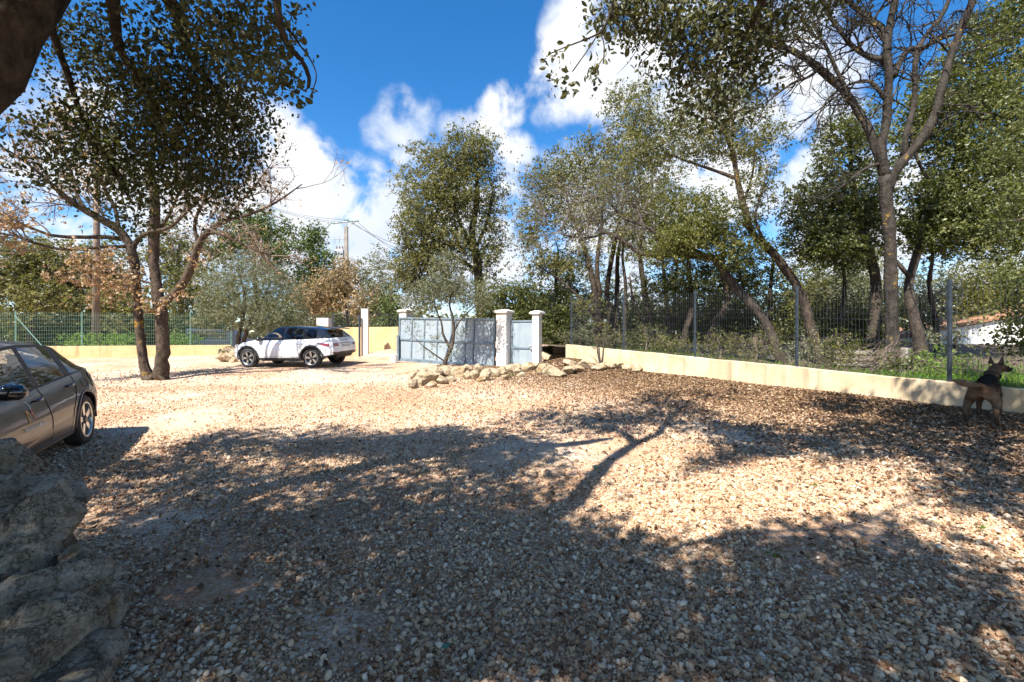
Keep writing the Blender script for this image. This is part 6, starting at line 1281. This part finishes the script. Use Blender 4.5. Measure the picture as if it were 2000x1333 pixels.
for sd, n_, dx, dy in ((1,'l',.03,.03),(-1,'r',-.04,.02)):
    J['hip'+n_] = ((-.29,sd*.085,.46),(.075,.095)); J['knee'+n_] = ((-.22+dx,sd*(.125+dy),.33),(.058,.062)); J['hock'+n_] = ((-.40+dx,sd*(.14+dy),.19),.030); J['ank'+n_] = ((-.37+dx,sd*(.145+dy),.06),.023); J['toe'+n_] = ((-.31+dx,sd*(.15+dy),.028),(.030,.024))
    J['sh'+n_] = ((.23,sd*.075,.42),(.062,.075)); J['elb'+n_] = ((.17-dx,sd*.10,.30),.040); J['wri'+n_] = ((.20-dx,sd*.105,.12),.026); J['fpw'+n_] = ((.20-dx,sd*.105,.045),.025); J['fto'+n_] = ((.255-dx,sd*.108,.026),(.030,.023))
    E += [('rump','hip'+n_),('hip'+n_,'knee'+n_),('knee'+n_,'hock'+n_),('hock'+n_,'ank'+n_),('ank'+n_,'toe'+n_),('wither','sh'+n_),('sh'+n_,'elb'+n_),('elb'+n_,'wri'+n_),('wri'+n_,'fpw'+n_),('fpw'+n_,'fto'+n_)]
def fur():
    m, nt, b = new_mat('dog_fur'); b.inputs['Roughness'].default_value = .8; b.inputs['Specular IOR Level'].default_value = .2
    at = N_(nt, 'ShaderNodeAttribute', attribute_name='coat'); n = noise(nt, 26, 5, .6)
    ad = N_(nt, 'ShaderNodeMath', operation='MULTIPLY_ADD'); nt.links.new(n, ad.inputs[0]); ad.inputs[1].default_value = .35; nt.links.new(at.outputs['Fac'], ad.inputs[2])
    nt.links.new(ramp(nt, ad.outputs[0], [(.14, (.008,.007,.006)), (.36, (.035,.019,.011)), (.60, (.115,.068,.038)), (.86, (.20,.13,.078)), (1.0, (.34,.26,.18))]), b.inputs['Base Color'])
    tc = N_(nt, 'ShaderNodeTexCoord'); mp = N_(nt, 'ShaderNodeMapping'); mp.inputs['Scale'].default_value = (18, 70, 45); nt.links.new(tc.outputs['Object'], mp.inputs[0]); bump(nt, b, noise(nt, 2.2, 5, .7, vec=mp.outputs[0]), .7, .012); return m
me = skinned(J, E, 'rib'); n = len(me.vertices); co = np.zeros(n*3, np.float32); me.vertices.foreach_get('co', co); co = co.reshape(-1, 3)
x, y, z = co.T
coat = np.full(n, .42)
coat -= .42*np.clip((z-.50)/.10, 0, 1)*np.clip((.30-x)/.1, 0, 1)*np.clip((x+.40)/.06, 0, 1)              # dark saddle
coat -= .40*np.clip((x-.53)/.06, 0, 1)*(z > .6)                          # black mask
coat -= .12*(z < .13)
coat += .34*np.exp(-((x+.36)/.08)**2)*np.exp(-((z-.40)/.12)**2)*(np.abs(y) < .2) # pale breeches
coat += .26*np.clip((-.42-x)/.08, 0, 1)*(z > .5)                                          # pale tail
coat += .12*np.exp(-((x-.36)/.08)**2)*np.exp(-((z-.66)/.1)**2)
at = me.attributes.new('coat', 'FLOAT', 'POINT'); at.data.foreach_set('value', coat.astype(np.float32))
dog = empty('dog'); FUR = fur(); link('body', me, FUR, dog)
# short fur: thin blades lying back along the coat
rngf = np.random.default_rng(2); me.calc_loop_triangles(); tri = np.zeros(len(me.loop_triangles)*3, np.int32); me.loop_triangles.foreach_get('vertices', tri); tri = tri.reshape(-1, 3)
A_, B_, C_ = co[tri[:, 0]], co[tri[:, 1]], co[tri[:, 2]]; nrm_ = np.cross(B_-A_, C_-A_); ar = np.linalg.norm(nrm_, axis=1); nrm_ /= ar[:, None]+1e-12
pick = rngf.choice(len(tri), 9000, p=ar/ar.sum()); w_ = rngf.dirichlet((1,1,1), 9000); p_ = A_[pick]*w_[:, :1]+B_[pick]*w_[:, 1:2]+C_[pick]*w_[:, 2:]; n_ = nrm_[pick]
flow = np.array([-.75, 0, -.45])+rngf.normal(size=(9000, 3))*.22; flow -= n_*np.sum(flow*n_, 1)[:, None]; ln_ = rngf.uniform(.012, .026, 9000)*np.where(p_[:, 2] < .25, .5, 1)*np.where((p_[:, 0] < -.4) & (p_[:, 2] > .5), 1.7, 1); dr = flow+n_*.55; dr /= np.linalg.norm(dr, axis=1)[:, None]; sd_ = np.cross(dr, n_); sd_ /= np.linalg.norm(sd_, axis=1)[:, None]+1e-9
Vf = np.stack([p_-sd_*.0022, p_+sd_*.0022, p_+dr*ln_[:, None]], 1).reshape(-1, 3); cf = np.repeat(coat[tri[pick, 0]]+rngf.normal(0, .10, 9000), 3)
mf = data_mesh('fur', Vf, [np.arange(27000).reshape(-1, 3)], False, {'coat': cf}); tag(link('fur', mf, FUR, dog), kind='stuff')
for sd in (1, -1):
    mb = MB(); b = np.array([.47,-.04+sd*.052,.872]); mb.add([b+(-.025,-.036,0), b+(.035,-.032,-.012), b+(.03,.036,-.01), b+(-.025,.036,0), b+(.005,sd*.016,.125), b+(.012,.004,.04)], [(0,1,4),(1,2,4),(2,3,4),(3,0,4)], [(0,3,2,1)])
    o = mb.build('ear', simple('ear_fur', (.05,.03,.02), .85), dog, False)
    mb = MB(); e = np.array([.555,-.085+sd*.047,.83]); mb.tube([e, e+(.01,sd*.008,0)], .010, 8); mb.build('eye', M['ink'], dog)
mb = MB(); mb.tube([(.715,-.17,.79),(.735,-.18,.787)], (.020,.014), 8); mb.build('nose', M['ink'], dog, True)
th = np.linspace(0, 2*math.pi, 20); cc_ = np.array([.385,-.01,.70]); dn = np.array([.6,-.13,.79]); dn /= np.linalg.norm(dn); aa = np.cross(dn, (0,1,0)); aa /= np.linalg.norm(aa); bb = np.cross(dn, aa)
mb = MB(); mb.tube([cc_+.097*(aa*math.cos(t)+bb*.95*math.sin(t)) for t in th], .012, 6); mb.build('collar', M['black_plastic'], dog)
dp = GP(1930, 828); dog.location = (dp[0]+.08, dp[1]+.10, g(dp[0], dp[1])+.0); dog.rotation_euler = (0, 0, math.atan2(.58, .81)); dog.scale = (1.0,)*3
tag(dog, 'brown and black shepherd dog standing by the cream wall, looking right', 'dog')

# ------------------------------------------------------------------ small litter on the gravel
for px, py, col, s_, lab in ((1163,824,(.10,.35,.60),.05,'bit of blue plastic lying in the far edge of the shade'),(1227,840,(.35,.04,.08),.05,'dark red scrap lying near the forked shadow'),(1164,916,(.06,.30,.17),.06,'green plastic scrap in the lit gravel by the forked shadow'),(1401,825,(.25,.25,.50),.05,'lilac scrap lying in the shade right of the forked shadow'),(942,1015,(.12,.30,.42),.025,'tiny blue scrap in the deep shade'),(871,1268,(.02,.18,.12),.025,'tiny dark green scrap near the bottom edge')):
    b = GP(px, py); mb = MB(); rng = np.random.default_rng(px); q = rng.normal(0, .25, (9,)); V = []
    for k in range(3):
        for j in range(3): V.append(((k-1)*s_*.9, (j-1)*s_*.5, s_*(.25+.35*abs(q[k*3+j]))))
    mb.add(V, [(k*3+j, k*3+3+j, k*3+4+j, k*3+1+j) for k in range(2) for j in range(2)]); o = mb.build('plastic_scrap', simple('scrap', col, .5)); o.location = b+(0,0,.012); o.rotation_euler = (0,0,px); md = o.modifiers.new('t', 'SOLIDIFY'); md.thickness = .002
    tag(o, lab, 'litter')
rng = np.random.default_rng(55)
for px, py, L_, a, lab in ((1640,905,1.5,-.5,'long thin dry twig lying across the lit gravel'),(760,1165,.30,.9,'short twig in the deep shade of the foreground'),(1120,735,1.0,.1,'dry branch lying beside the rocks in front of the cream wall'),(1230,740,1.1,.5,'forked dry branch on the leaves below the cream wall'),(940,1300,.22,1.2,'thin grey twig by the bottom lit patch')):
    b = GP(px, py); n_ = 9; t_ = np.linspace(-.5, .5, n_)*L_; xx = b[0]+t_*math.cos(a)+rng.normal(0, .02*L_, n_); yy = b[1]+t_*math.sin(a)+rng.normal(0, .02*L_, n_)
    mb = MB(); pts = np.stack([xx, yy, G(xx, yy)+.03], -1); mb.tube(pts, np.linspace(.012, .004, n_), 5); q = pts[5]; mb.tube([q, q+np.array([.15*L_*math.cos(a+.7), .15*L_*math.sin(a+.7), .02])], (.006,.003), 4)
    tag(mb.build('dry_twig', M['twig']), lab, 'twig')
